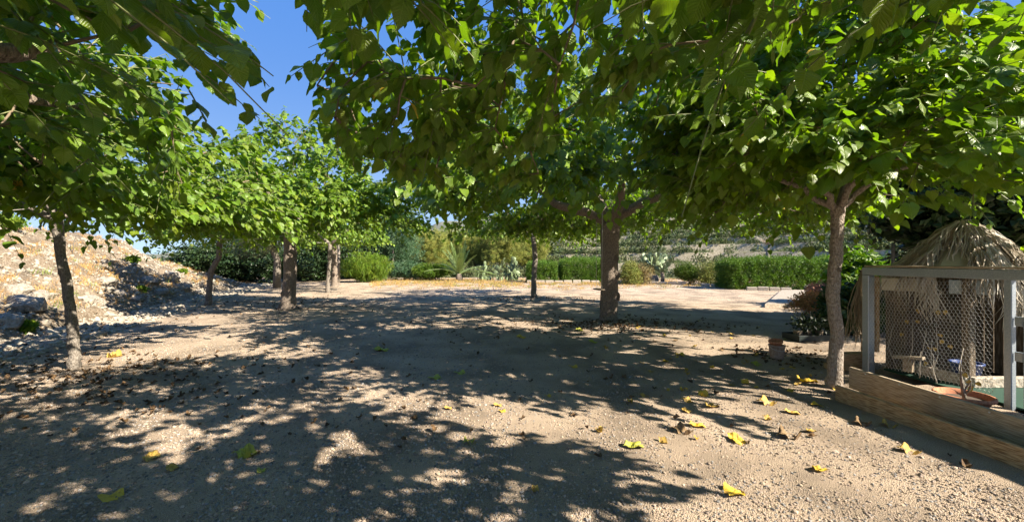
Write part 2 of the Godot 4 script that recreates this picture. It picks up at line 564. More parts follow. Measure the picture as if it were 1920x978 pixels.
# leaves along one shoot that starts at p and grows towards dir, bending under its weight
func shoot(p: Vector3, dir: Vector3, length: float, droop: float, size: float, spacing: float, rng: RandomNumberGenerator, stems: SurfaceTool, leaves: Array, out := Vector3.ZERO) -> void:
	var n := int(length / spacing)
	var side := dir.cross(Vector3.UP).normalized()
	if side.length() < 0.1:
		side = Vector3.RIGHT
	var pts: Array = []
	for i in 5:
		var s := length * i / 4.0
		pts.append(p + dir * s + Vector3.DOWN * droop * s * s)
	tube(stems, pts, [0.006, 0.005, 0.004, 0.003, 0.002], 3, 0.0, null, false)
	for i in n:
		var s := length * (i + 0.6 + rng.randf() * 0.6) / n
		var at := p + dir * s + Vector3.DOWN * droop * s * s
		var along := (dir + Vector3.DOWN * droop * 2.0 * s).normalized()
		var sd := side * (1.0 if i % 2 == 0 else -1.0) + Vector3(rng.randfn(0, 0.3), rng.randfn(0, 0.25), rng.randfn(0, 0.3))
		var tip := sd * 0.65 + along * 0.55 + Vector3.DOWN * rng.randf_range(0.25, 1.25) + out * 0.35
		var up := Vector3.UP + sd * 0.45 + Vector3(rng.randfn(0, 0.32), 0, rng.randfn(0, 0.32)) + out * 0.35
		var z := size * rng.randf_range(0.5, 1.25) * (1.0 - 0.3 * s / length)
		leaves.append(leaf_frame(at, tip, up, z))

func in_view(p: Vector3) -> float:   # apparent size factor of a thing at p, 0 outside the frame
	var d := -p.z
	if d < 0.4:
		return 0.0
	if absf(p.x / d) > 1.33 or absf((p.y - 1.5) / d) > 0.69:
		return 0.0
	return 1.0 / d

# a pollarded mulberry: trunk, limbs, branches, shoots and heart-shaped leaves
# o: trunk (points), radii, limbs (each a list of points), c, rx, rz, y0, h, targets, per_node, size, seed, hi, parts
func mulberry(called: String, label: String, at: Vector3, o: Dictionary) -> Node3D:
	var rng := rnd(o.seed)
	var root := thing(called, label, "tree", at, 0.0, "mulberry trees shading the gravel yard")
	var bark: Material = o.get("bark", M.bark)
	if o.trunk.size() > 0:
		var st := begin()
		var tp: Array = []
		var tr: Array = []
		var segs := 5
		for i in o.trunk.size() - 1:
			for k in segs:
				var f := float(k) / segs
				tp.append((o.trunk[i] as Vector3).lerp(o.trunk[i + 1], f) + Vector3(rng.randfn(0, 0.006), 0, rng.randfn(0, 0.006)))
				tr.append(lerpf(o.radii[i], o.radii[i + 1], f) * rng.randf_range(0.96, 1.04))
		tp.append(o.trunk[-1])
		tr.append(o.radii[-1])
		tube(st, tp, tr, 16, 0.035, rng)
		obj("trunk", done(st), bark, root)
		var knobs: int = o.get("knots", 4)
		for k in knobs:   # scars of old pruning cuts
			var n: int = rng.randi_range(4, tp.size() - 2)
			var a := rng.randf() * TAU
			var r: float = tr[n]
			obj("knot", lump(rng, 0.12, 6, 9), bark, root, Transform3D(Basis(Vector3.UP, -a).scaled_local(Vector3(r * 0.34, r * rng.randf_range(0.35, 0.6), r * rng.randf_range(0.3, 0.5))), (tp[n] as Vector3) + Vector3(cos(a), 0, sin(a)) * r * 0.93))
	var nodes: Array = []
	var fork: Vector3 = o.fork
	for limb in o.limbs:
		var st := begin()
		var lp: Array = []
		var lr: Array = []
		var count: int = limb.size() - 1
		for i in count:
			for k in 4:
				var f := k / 4.0
				var q: Vector3 = (limb[i] as Vector3).lerp(limb[i + 1], f)
				lp.append(q + Vector3(rng.randfn(0, 0.012), rng.randfn(0, 0.012), rng.randfn(0, 0.012)) * (1.0 if i + k > 0 else 0.0))
				lr.append(o.limb_r * lerpf(1.0, 0.38, (i + f) / count) * rng.randf_range(0.9, 1.1))
				nodes.append([q, (i + f) / count])
		lp.append(limb[-1])
		lr.append(o.limb_r * 0.35)
		nodes.append([limb[-1], 1.0])
		tube(st, lp, lr, 10, 0.05, rng)
		obj("limb", done(st), bark, root)
	# branches grow to points spread through the crown
	var ph := [rng.randf() * TAU, rng.randf() * TAU, rng.randf() * TAU]
	var holes := FastNoiseLite.new()
	holes.seed = o.seed
	holes.frequency = o.get("hole_freq", 0.55)
	var targets: Array = []
	var c: Vector3 = o.c
	var tries := 0
	while targets.size() < o.targets and tries < o.targets * 8:
		tries += 1
		var r := pow(rng.randf(), 0.43)
		var a := rng.randf() * TAU
		var edge: float = 1.0 + 0.14 * sin(3 * a + ph[0]) + 0.1 * sin(5 * a + ph[1]) + 0.06 * sin(9 * a + ph[2])
		var low: float = o.y0 + o.get("arch", 0.3) * (1.0 - r * r)
		var high: float = o.y0 + 0.35 + o.h * sqrt(maxf(1.0 - r * r, 0.0))
		var u := rng.randf()
		if rng.randf() < 0.35:
			u = u * 0.25
		var q := c + Vector3(cos(a) * o.rx * r * edge, lerpf(low, high, u), sin(a) * o.rz * r * edge)
		if holes.get_noise_3dv(q * 1.0) < o.get("hole", -0.28):
			continue
		var wq := q + at
		if o.has("keep") and not (o.keep as Callable).call(wq):
			continue
		targets.append(q)
	targets.sort_custom(func(p, q): return p.distance_squared_to(fork) < q.distance_squared_to(fork))
	var bst := begin()
	var shoots: Array = []
	for q in targets:
		var best := 0
		var bd := 1e9
		for i in nodes.size():
			var d: float = (nodes[i][0] as Vector3).distance_squared_to(q)
			if d < bd:
				bd = d
				best = i
		var from: Vector3 = nodes[best][0]
		var dist := sqrt(bd)
		if dist < 0.15:
			shoots.append([from, (q - from).normalized()])
			continue
		var n := maxi(int(dist / 0.28), 2)
		var mid: Vector3 = (from + q) / 2.0 + Vector3(rng.randfn(0, 0.1), rng.randfn(0.06, 0.08), rng.randfn(0, 0.1)) * minf(dist, 1.5)
		var pts: Array = []
		var rr: Array = []
		for i in n + 1:
			var t := float(i) / n
			pts.append(from.lerp(mid, t).lerp(mid.lerp(q, t), t))
			rr.append(lerpf(0.008 + 0.008 * minf(dist, 2.0), 0.005, t))
		tube(bst, pts, rr, 5, 0.1, rng, false)
		for i in range(1, n + 1):
			nodes.append([pts[i], 1.0])
			var along: Vector3 = (pts[i] - pts[i - 1]).normalized()
			if i >= n - 1 or rng.randf() < 0.45:
				shoots.append([pts[i], along])
	var stems := begin()
	var leaves: Array = []
	for s in shoots:
		for k in int(o.per_node):
			var p: Vector3 = s[0]
			var out := Vector3(p.x - c.x, 0, p.z - c.z)
			var r := out.length() / maxf(o.rx, 0.1)
			out = out.normalized()
			var dir: Vector3 = (s[1] * 0.6 + out * 0.45 * r + Vector3.UP * rng.randf_range(-0.15, 0.75) + Vector3(rng.randfn(0, 0.45), 0, rng.randfn(0, 0.45))).normalized()
			var long: float = rng.randf_range(0.28, 0.75) * o.get("len", 1.0)
			if o.has("keep") and not ((o.keep as Callable).call(p + at) and (o.keep as Callable).call(p + at + dir * long * 0.8)):
				continue
			shoot(p, dir, long, rng.randf_range(0.15, 0.75), o.size, o.get("spacing", 0.075), rng, stems, leaves, out * minf(r, 1.0))
	if o.has("keep"):
		leaves = leaves.filter(func(x): return (o.keep as Callable).call(x.origin + at))
	for s in o.get("sprigs", []):   # long shoots that the photograph shows singly
		var a: Vector3 = s[0] - at
		var b: Vector3 = s[1] - at
		var len_ab := a.distance_to(b)
		var droop := 0.12
		var dir := (b + Vector3.UP * droop * len_ab * len_ab - a) / len_ab
		shoot(a, dir, len_ab, droop, o.size * (s[2] if s.size() > 2 else 1.0), 0.06, rng, stems, leaves)
	var f := begin()
	obj("branches", done(bst), M.twig, root).set_meta("kind", "stuff")
	obj("shoots", done(stems), M.shoot, root).set_meta("kind", "stuff")
	# the leaves that show largest are parts, the rest one mass
	var parts: int = o.get("parts", 0)
	var order: Array = []
	for i in leaves.size():
		order.append([in_view(at + leaves[i].origin) * leaves[i].basis.y.length(), i])
	if parts > 0:
		order.sort_custom(func(x, y): return x[0] > y[0])
	var mass := [[], [], [], []]
	var tint := [PackedColorArray(), PackedColorArray(), PackedColorArray(), PackedColorArray()]
	var kinds: Array = leaf_hi if o.get("hi", false) else leaf_lo
	for j in order.size():
		var i: int = order[j][1]
		if j < parts and order[j][0] > 0.0:
			var yellowed: bool = rng.randf() < 0.006
			obj("leaf", kinds[i % kinds.size()], M.fallen[0] if yellowed else M.leaf_tones[rng.randi() % 4], root, leaves[i])
		else:
			mass[i % kinds.size()].append(leaves[i])
			tint[i % kinds.size()].append(leaf_tone(rng) * (o.get("tone", Color.WHITE) as Color))
	for k in kinds.size():
		if mass[k].size() > 0:
			stuff_copies("foliage", kinds[k], M.leaf, mass[k], tint[k], root)
	print(called, " leaves ", leaves.size(), " branches ", targets.size())
	return root

# ---------------------------------------------------------------- other plants
func sprig_mesh(n: int, leaf_len: float, leaf_wide: float, spread: float, seed_value: int) -> ArrayMesh:   # a little bunch of folded leaves
	var rng := rnd(seed_value)
	var st := begin()
	st.set_smooth_group(-1)
	for i in n:
		var p := Vector3(rng.randfn(0, 1), rng.randfn(0, 1), rng.randfn(0, 1)).normalized() * spread * pow(rng.randf(), 0.4)
		var d := (p.normalized() + Vector3(rng.randfn(0, 0.5), rng.randfn(0.2, 0.5), rng.randfn(0, 0.5))).normalized()
		var s := d.cross(Vector3(rng.randfn(0, 1), rng.randfn(0, 1), rng.randfn(0, 1))).normalized()
		var nn := d.cross(s)
		var l := leaf_len * rng.randf_range(0.7, 1.2)
		var w := leaf_wide * rng.randf_range(0.8, 1.2)
		var m := p + d * l * 0.45
		tri(st, p, m + s * w + nn * w * 0.4, p + d * l)
		tri(st, p, p + d * l, m - s * w + nn * w * 0.4)
	return done(st)

func needle_mesh(n: int, length: float, wide: float, seed_value: int) -> ArrayMesh:
	var rng := rnd(seed_value)
	var st := begin()
	st.set_smooth_group(-1)
	for i in n:
		var d := Vector3(rng.randfn(0, 1), rng.randfn(0.35, 0.8), rng.randfn(0, 1)).normalized()
		var s := d.cross(Vector3(rng.randfn(0, 1), rng.randfn(0, 1), rng.randfn(0, 1))).normalized() * wide
		var b := Vector3(rng.randfn(0, 1), rng.randfn(0, 1), rng.randfn(0, 1)) * length * 0.25
		tri(st, b - s, b + s, b + d * length * rng.randf_range(0.7, 1.1))
	return done(st)

func blade_mesh(n: int, height: float, wide: float, spread: float, seed_value: int) -> ArrayMesh:   # a tuft of grass or straw
	var rng := rnd(seed_value)
	var st := begin()
	st.set_smooth_group(-1)
	for i in n:
		var a := rng.randf() * TAU
		var b := Vector3(cos(a), 0, sin(a)) * spread * rng.randf()
		var lean := Vector3(rng.randfn(0, 0.4), 1, rng.randfn(0, 0.4)).normalized() * height * rng.randf_range(0.5, 1.1)
		var s := Vector3(-sin(a), 0, cos(a)).rotated(Vector3.UP, rng.randf()) * wide
		var m := b + lean * 0.55
		var t := b + lean + Vector3(lean.x, -0.1 * height, lean.z) * 0.6
		tri(st, b - s, b + s, m + s * 0.7)
		tri(st, b - s, m + s * 0.7, m - s * 0.7)
		tri(st, m - s * 0.7, m + s * 0.7, t)
	return done(st)

func green_tone(rng: RandomNumberGenerator, vary := 0.25) -> Color:
	var v := 1.0 + rng.randf_range(-vary, vary)
	return Color(v * rng.randf_range(0.85, 1.2), v, v * rng.randf_range(0.8, 1.1))

# a plant whose foliage fills a lobed ellipsoid (or a clipped block); lobes: number of sub-clumps
func bush(called: String, label: String, category: String, at: Vector3, size: Vector3, n: int, mesh: Mesh, mat: Material, o: Dictionary) -> Node3D:
	var rng := rnd(o.seed)
	var root := thing(called, label, category, at, o.get("turn", 0.0), o.get("group", ""))
	var xfs: Array = []
	var cols := PackedColorArray()
	var block: bool = o.get("block", false)
	var low: float = o.get("low", 0.0)
	var lobes: Array = []
	var nl: int = o.get("lobes", 7)
	for i in nl:
		var a := rng.randf() * TAU
		var r := sqrt(rng.randf()) * 0.62
		var y := rng.randf_range(0.28, 0.78)
		lobes.append([Vector3(cos(a) * r * size.x / 2, low + y * (size.y - low), sin(a) * r * size.z / 2), rng.randf_range(0.3, 0.5)])
	var nz := FastNoiseLite.new()
	nz.seed = o.seed
	nz.frequency = 1.0 / maxf(size.y * 0.3, 0.2)
	for i in n:
		var p: Vector3
		if block:
			p = Vector3(rng.randf_range(-0.5, 0.5) * size.x, rng.randf() * size.y, rng.randf_range(-0.5, 0.5) * size.z)
			if rng.randf() < 0.75:
				var f := rng.randi() % 5
				var k := rng.randf_range(0.93, 1.03)
				match f:
					0: p.y = size.y * k
					1, 2: p.z = size.z * 0.5 * k
					3: p.x = size.x * 0.5 * k
					4: p.x = -size.x * 0.5 * k
			p.y -= size.y * 0.09 * (pow(absf(p.x) * 2.0 / size.x, 5.0) + pow(absf(p.z) * 2.0 / size.z, 5.0)) * p.y / size.y
			p += Vector3.ONE * nz.get_noise_3dv(p) * 0.2
			if p.y > size.y * 0.9 and rng.randf() < 0.16:
				p.y += rng.randf() * 0.2
		else:
			var l: Array = lobes[rng.randi() % nl]
			var d := Vector3(rng.randfn(0, 1), rng.randfn(0, 1), rng.randfn(0, 1)).normalized()
			var rr: float = l[1] * pow(rng.randf(), 0.35)
			p = l[0] + Vector3(d.x * size.x, d.y * (size.y - low) * 0.9, d.z * size.z) * rr
			p += Vector3.ONE * nz.get_noise_3dv(p * 1.7) * size.y * 0.06
			if p.y < 0.02 + low * 0.6:
				p.y = 0.02 + low * 0.6 + rng.randf() * 0.15 * size.y
		var b := Basis.from_euler(Vector3(rng.randf() * 0.8 - 0.4, rng.randf() * TAU, rng.randf() * 0.8 - 0.4)).scaled(Vector3.ONE * rng.randf_range(0.7, 1.25))
		if o.get("hang", 0.0) > 0.0:
			b = Basis.from_euler(Vector3(PI + rng.randfn(0, 0.4), rng.randf() * TAU, rng.randfn(0, 0.3))).scaled(Vector3.ONE * rng.randf_range(0.7, 1.25))
		xfs.append(Transform3D(b, p))
		cols.append(green_tone(rng, o.get("vary", 0.25)) * (o.get("tone", Color.WHITE) as Color))
	stuff_copies("foliage", mesh, mat, xfs, cols, root)
	var stems: int = o.get("stems", 3)
	for k in stems:
		var st := begin()
		var a := rng.randf() * TAU
		var b := Vector3(cos(a), 0, sin(a)) * 0.05 * size.x * (1 if stems > 1 else 0)
		var l: Array = lobes[k % nl]
		var e: Vector3 = l[0]
		var sr: float = o.get("stem_r", 0.03)
		tube(st, [b, b.lerp(e, 0.35) + Vector3(rng.randfn(0, 0.04) * size.x, 0.08 * size.y, 0), b.lerp(e, 0.7) + Vector3(0, 0.05 * size.y, 0), e], [sr * 1.2, sr, sr * 0.7, sr * 0.35], 7, 0.06, rng)
		obj("stem" if sr < 0.07 else "trunk", done(st), o.get("bark", M.bark_grey), root)
	return root

# ---------------------------------------------------------------- ground, hills, bank
const SUN := Vector3(1.25, 1.0, 0.60)
var swell := FastNoiseLite.new()

func ground_y(x: float, z: float) -> float:
	var r := sqrt(x * x + z * z)
	if r > 60.0:
		return 0.0
	return swell.get_noise_2d(x * 6.0, z * 6.0) * 0.018 + swell.get_noise_2d(x * 1.3, z * 1.3) * 0.025

func build_ground() -> void:
	swell.seed = 5
	swell.frequency = 0.1
	var st := begin()
	var radii: Array = [0.0]
	var r := 0.5
	while r < 3500.0:
		radii.append(r)
		r *= 1.055 if r < 40.0 else 1.25
	var n := 140
	var grid: Array = []
	for q in radii:
		var row: Array = []
		for k in n:
			var a := TAU * k / n
			var x: float = cos(a) * q
			var z: float = sin(a) * q
			row.append(Vector3(x, ground_y(x, z), z))
		grid.append(row)
	for i in radii.size() - 1:
		for k in n:
			var m := (k + 1) % n
			quad(st, grid[i][k], grid[i][m], grid[i + 1][m], grid[i + 1][k])
	struct("ground", done(st), M.ground)
	# loose gravel: the stones nearest the camera, too many to count
	var rng := rnd(77)
	for variant in 3:
		var mesh := lump(rng, 0.28, 3, 5)
		var xfs: Array = []
		var cols := PackedColorArray()
		for i in 45000:
			var d := 1.6 + 8.4 * pow(rng.randf(), 1.7)
			var x := rng.randf_range(-1.35, 1.35) * d
			if x > 3.3 and d < 4.4:
				continue
			if swell.get_noise_2d(x * 9.0 + 40.0, d * 9.0) + rng.randf() * 0.5 < -0.12:
				continue
			var s := (0.0035 + 0.0075 * pow(rng.randf(), 2.6)) * (1.15 if x < 0.0 else 0.9) + (0.010 * rng.randf() if rng.randf() < 0.03 else 0.0)
			var b := Basis.from_euler(Vector3(rng.randf() * TAU, rng.randf() * TAU, 0)).scaled_local(Vector3(s, s * rng.randf_range(0.5, 0.8), s * rng.randf_range(0.7, 1.2)))
			xfs.append(Transform3D(b, Vector3(x, ground_y(x, -d) + s * 0.2, -d)))
			var v := rng.randf_range(0.22, 0.46)
			if rng.randf() < 0.25:
				v = rng.randf_range(0.12, 0.36)
				cols.append(Color(v, v * 0.95, v * 0.89))
			else:
				cols.append(Color(v, v * 0.79, v * rng.randf_range(0.56, 0.66)))
		stuff_copies("gravel", mesh, M.pebble, xfs, cols)
		get_child(-1).set_meta("label", "loose grey and beige gravel strewn over the yard")
	# dry yellow grass at the far side of the yard
	var straw := blade_mesh(14, 0.16, 0.006, 0.16, 6)
	var xfs: Array = []
	var cols := PackedColorArray()
	for i in 9000:
		var d := rng.randf_range(20.0, 33.0)
		var x := rng.randf_range(-0.36, 0.85) * d
		var keep := smoothstep(20.0, 27.0, d) * 0.8 + 0.05
		if x > d * 0.25:
			keep *= 0.55
		if rng.randf() > keep or swell.get_noise_2d(x * 4.0, d * 4.0) < -0.25:
			continue
		xfs.append(Transform3D(Basis(Vector3.UP, rng.randf() * TAU).scaled(Vector3.ONE * rng.randf_range(0.6, 1.5)), Vector3(x, ground_y(x, -d) - 0.01, -d)))
		var v := rng.randf_range(0.8, 1.2)
		cols.append(Color(v, v * 0.93, v * 0.6) if rng.randf() < 0.8 else Color(0.5, 0.75, 0.3))
	stuff_copies("dry_grass", straw, M.dry, xfs, cols)
	get_child(-1).set_meta("label", "dry straw-coloured grass along the far edge of the yard")

func ramp(x: float, table: Array) -> float:
	if x <= table[0][0]:
		return table[0][1]
	for i in table.size() - 1:
		if x <= table[i + 1][0]:
			var t: float = (x - table[i][0]) / (table[i + 1][0] - table[i][0])
			return lerpf(table[i][1], table[i + 1][1], t * t * (3 - 2 * t))
	return table[-1][1]

var relief := FastNoiseLite.new()

func hillside_y(x: float, z: float) -> float:
	var d := sqrt(x * x + z * z)
	var a := atan2(x, -z)
	var steep: float = ramp(a, [[-0.5, 0.0], [-0.15, 0.02], [0.0, 0.10], [0.15, 0.17], [0.45, 0.215], [0.8, 0.25], [1.2, 0.27], [1.6, 0.22]])
	var t := clampf((d - 36.0) / 312.0, 0.0, 1.0)
	var y := steep * 330.0 * pow(t, 1.15)
	y += relief.get_noise_2d(x * 0.7, z * 0.7) * 9.0 * smoothstep(0.1, 0.6, t) * minf(steep * 8.0, 1.0)
	var step := 1.25
	var f := y / step
	var stair := (floorf(f) + smoothstep(0.86, 0.98, f - floorf(f))) * step
	return lerpf(y, stair, smoothstep(0.52, 0.36, t) * 0.9) + 0.02

func build_hills() -> void:
	relief.seed = 8
	relief.frequency = 0.012
	relief.fractal_octaves = 5
	var st := begin()
	var walls := begin()
	var na := 190
	var nd := 230
	var grid: Array = []
	for i in nd + 1:
		var d := 36.0 * pow(400.0 / 36.0, float(i) / nd)
		var row: Array = []
		for k in na + 1:
			var a := lerpf(-0.45, 1.5, float(k) / na)
			var x := sin(a) * d
			var z := -cos(a) * d
			row.append(Vector3(x, hillside_y(x, z), z))
		grid.append(row)
	for i in nd:
		for k in na:
			var p: Vector3 = grid[i][k]
			var q: Vector3 = grid[i + 1][k]
			var rise := (q.y - p.y) / Vector2(q.x - p.x, q.z - p.z).length()
			quad(walls if rise > 0.55 else st, p, grid[i][k + 1], grid[i + 1][k + 1], q)
	struct("hillside", done(st), M.hill)
	struct("terrace_walls", done(walls), M.terrace)
	# far mountain
	var mt := begin()
	var g2: Array = []
	for i in 61:
		var d := lerpf(520.0, 1500.0, i / 60.0)
		var row: Array = []
		for k in 121:
			var a := lerpf(-0.75, 0.7, k / 120.0)
			var h: float = ramp(a, [[-0.7, 0.015], [-0.42, 0.03], [-0.29, 0.052], [-0.16, 0.092], [-0.06, 0.118], [0.1, 0.10], [0.4, 0.14], [0.7, 0.1]])
			var t := clampf((d - 540.0) / 480.0, 0.0, 1.0)
			var x := sin(a) * d
			var z := -cos(a) * d
			row.append(Vector3(x, h * 1020.0 * t + relief.get_noise_2d(x * 0.25, z * 0.25) * 26.0 * t - 2.0, z))
		g2.append(row)
	for i in 60:
		for k in 120:
			quad(mt, g2[i][k], g2[i][k + 1], g2[i + 1][k + 1], g2[i + 1][k])
	struct("mountain", done(mt), M.mountain)
	# scrub and small pines over the hillside, read as one mass
	var rng := rnd(88)
	var mesh := sprig_mesh(120, 0.26, 0.10, 0.72, 3)
	var xfs: Array = []
	var cols := PackedColorArray()
	for i in 42000:
		var d := 35.0 * pow(340.0 / 35.0, pow(rng.randf(), 0.6))
		var a := rng.randf_range(-0.55, 1.2)
		var x := sin(a) * d
		var z := -cos(a) * d
		var t := (d - 48.0) / 300.0
		var wood := smoothstep(0.25, 0.5, t)
		var yy := hillside_y(x, z) / 1.25
		var edge := 0.3 if yy - floorf(yy) > 0.9 or yy - floorf(yy) < 0.06 else -0.12
		if relief.get_noise_2d(x * 2.4, z * 2.4) + edge + rng.randf_range(-0.3, 0.3) < lerpf(0.1, -0.25, wood):
			continue
		var s := (0.35 + 1.0 * pow(rng.randf(), 2.0)) * lerpf(0.8, 2.1, wood)
		xfs.append(Transform3D(Basis(Vector3.UP, rng.randf() * TAU).scaled(Vector3(s, s * rng.randf_range(0.8, 1.3), s)), Vector3(x, hillside_y(x, z) + s * 0.35, z)))
		cols.append(green_tone(rng, 0.35))
	stuff_copies("hillside_scrub", mesh, M.scrub, xfs, cols)
	get_child(-1).set_meta("label", "grey-green scrub and pines scattered over the terraced hillside")

const FOOT := Vector2(-9.3, -7.2)
const ALONG := Vector2(-0.374, -0.927)
const INTO := Vector2(-0.927, 0.374)
var crag := FastNoiseLite.new()

func bank_y(x: float, z: float) -> float:
	var p := Vector2(x, z) - FOOT
	var s := p.dot(ALONG)
	var v := p.dot(INTO)
	var top: float = ramp(s, [[-9.0, 2.6], [4.0, 2.6], [11.0, 2.5], [16.0, 1.5], [23.0, 0.25]])
	v += crag.get_noise_2d(x * 2.0, z * 2.0) * 0.5
	var t := clampf(v / 3.7, 0.0, 1.0)
	var y := top * (t * 0.75 + 0.25 * t * t * (3 - 2 * t))
	var rough := smoothstep(0.0, 0.12, t) * minf(top, 1.0)
	y += (crag.get_noise_2d(x * 5.0, z * 5.0) * 0.22 + crag.get_noise_2d(x * 14.0 + 50.0, z * 14.0) * 0.10) * rough
	return y - 0.08 * (1.0 - smoothstep(0.0, 0.1, t))

func on_bank(px: float, py: float) -> Vector3:   # where the line of sight through a pixel meets the bank
	var d := 5.0
	while d < 32.0:
		var p := at_depth(px, py, d)
		if p.y < maxf(bank_y(p.x, p.z), 0.0):
			return p
		d += 0.05
	return on_ground(px, maxf(py, 530.0))

func build_bank() -> void:
	crag.seed = 9
	crag.frequency = 0.12
	crag.fractal_octaves = 4
	var st := begin()
	var grid: Array = []
	for i in 171:
		var s := lerpf(-9.0, 25.0, i / 170.0)
		var row: Array = []
		for k in 76:
			var f := k / 75.0
			var v := -0.8 + 5.4 * f + 16.0 * pow(f, 6.0)
			var p := FOOT + ALONG * s + INTO * v
			row.append(Vector3(p.x, bank_y(p.x, p.y), p.y))
		grid.append(row)
	for i in 170:
		for k in 75:
			quad(st, grid[i][k], grid[i][k + 1], grid[i + 1][k + 1], grid[i + 1][k])
	var o := struct("embankment", done(st), M.bank)
	o.set_meta("label", "sunlit stony earth bank along the left of the yard")
	# rubble on the bank
	var rng := rnd(91)
	for variant in 2:
		var mesh := lump(rng, 0.3, 4, 6)
		var xfs: Array = []
		var cols := PackedColorArray()
		for i in 8000:
			var s := rng.randf_range(-6.0, 20.0)
			var v := -1.3 + 4.8 * pow(rng.randf(), 1.2)
			var p := FOOT + ALONG * s + INTO * v
			var r := 0.012 + 0.05 * pow(rng.randf(), 3.0) + (0.06 * rng.randf() if rng.randf() < 0.06 else 0.0)
			xfs.append(Transform3D(Basis.from_euler(Vector3(rng.randf() * TAU, rng.randf() * TAU, 0)).scaled_local(Vector3(r, r * 0.65, r * 1.1)), Vector3(p.x, maxf(bank_y(p.x, p.y), ground_y(p.x, p.y)) + r * 0.15, p.y)))
			var c := rng.randf_range(0.24, 0.42)
			cols.append(Color(c, c * 0.88, c * 0.7))
		stuff_copies("rubble", mesh, M.pebble, xfs, cols)
		get_child(-1).set_meta("label", "small pale stones and rubble covering the earth bank")
	# single boulders: pixel, size in metres, label
	var rocks := [
		[45, 575, 0.42, "big pale limestone boulder at the bank foot, left of the dark slanting trunk"],
		[12, 606, 0.3, "grey rock at the lowest left end of the earth bank"],
		[75, 560, 0.3, "cream rock resting on top of the large boulders at the bank's foot"],
		[168, 566, 0.30, "grey slab rock just right of the dark slanting tree trunk"],
		[200, 528, 0.26, "rounded pale rock on the bank above the grey slab rock"],
		[222, 553, 0.26, "flat cream rock at the bank's foot between two dark rocks"],
		[252, 563, 0.22, "small grey rock beside the litter at the foot of the bank"],
		[280, 528, 0.32, "pale rock below the shaded rock ledge of the bank"],
		[300, 548, 0.24, "square white rock under the shaded ledge near the leaning trunk"],
		[340, 540, 0.36, "dark angular boulder behind the leaning tree trunk"],
		[372, 548, 0.24, "grey boulder touching the leaning tree trunk"],
		[322, 518, 0.34, "ledge rock at the top of the shaded outcrop on the bank"],
		[147, 490, 0.14, "dark stone in the middle of the bare bank slope"],
		[85, 478, 0.2, "flat white stone high on the bank beside the slanting trunk"],
		[25, 545, 0.26, "pale rock half buried in the bank at its left end"],
		[196, 490, 0.13, "white stone in the straw-coloured middle of the bank"],
	]
	for q in rocks:
		var p := on_bank(q[0], q[1])
		var o2 := obj("boulder", lump(rng, 0.26, 6, 8), M.rock)
		tag(o2, q[3], "rock", "boulders on the earth bank")
		o2.transform = Transform3D(Basis.from_euler(Vector3(rng.randf_range(-0.2, 0.2), rng.randf() * TAU, rng.randf_range(-0.2, 0.2))).scaled_local(Vector3(1.0, 0.62, 0.75) * q[2]), p)
	# straw and weeds
	var straw := blade_mesh(12, 0.22, 0.006, 0.14, 16)
	var xfs: Array = []
	var cols := PackedColorArray()
	for i in 3200:
		var s := rng.randf_range(-6.0, 21.0)
		var v := 0.3 + 3.6 * rng.randf()
		var p := FOOT + ALONG * s + INTO * v
		if crag.get_noise_2d(p.x * 3.0, p.y * 3.0) < -0.02:
			continue
		xfs.append(Transform3D(Basis(Vector3.UP, rng.randf() * TAU).scaled(Vector3.ONE * rng.randf_range(0.4, 1.2)), Vector3(p.x, bank_y(p.x, p.y) - 0.02, p.y)))
		var c := rng.randf_range(0.8, 1.2)
		cols.append(Color(c, c * 0.85, c * 0.62) if rng.randf() < 0.88 else Color(0.4, 0.7, 0.3))
	stuff_copies("dry_bank_grass", straw, M.dry, xfs, cols)
	get_child(-1).set_meta("label", "thin dry grass growing on the earth bank")
	var sprig := sprig_mesh(16, 0.07, 0.022, 0.09, 31)
	var weeds := [[245, 492, 0.8, "green weed growing in the middle of the bank slope"], [262, 545, 0.5, "little bright green weed between rocks at the bank's foot"], [340, 512, 0.5, "green weed on the shaded rock ledge"], [42, 618, 0.45, "small bright green weed by the grey rock at the bank's left end"], [10, 425, 1.3, "green tuft at the upper left of the bank"], [240, 440, 1.1, "olive tuft under the left tree's drooping leaves on the bank crest"]]
	for w in weeds:
		var p := on_bank(w[0], w[1])
		bush("weed", w[3], "weed", p - Vector3(0, 0.03, 0), Vector3(0.55, 0.32, 0.4) * w[2], 70, sprig, M.fresh, {"seed": int(w[0]), "stems": 0, "lobes": 4, "group": "weeds on the earth bank"})
	# dark shrubs where the bank runs out
	var shrub := sprig_mesh(14, 0.11, 0.035, 0.14, 32)
	for w in [[360, 470, Vector3(2.6, 1.3, 1.8), M.silver, "grey-green shrub on the crest of the bank above the leaning trunk"], [300, 440, Vector3(1.8, 0.8, 1.4), M.scrub, "low dark shrub on the bank crest"]]:
		bush("bank_shrub", w[4], "shrub", on_bank(w[0], w[1]) - Vector3(0, 0.2, 0), w[2], 420, shrub, w[3], {"seed": int(w[0]) + 3, "group": "shrubs on the earth bank"})

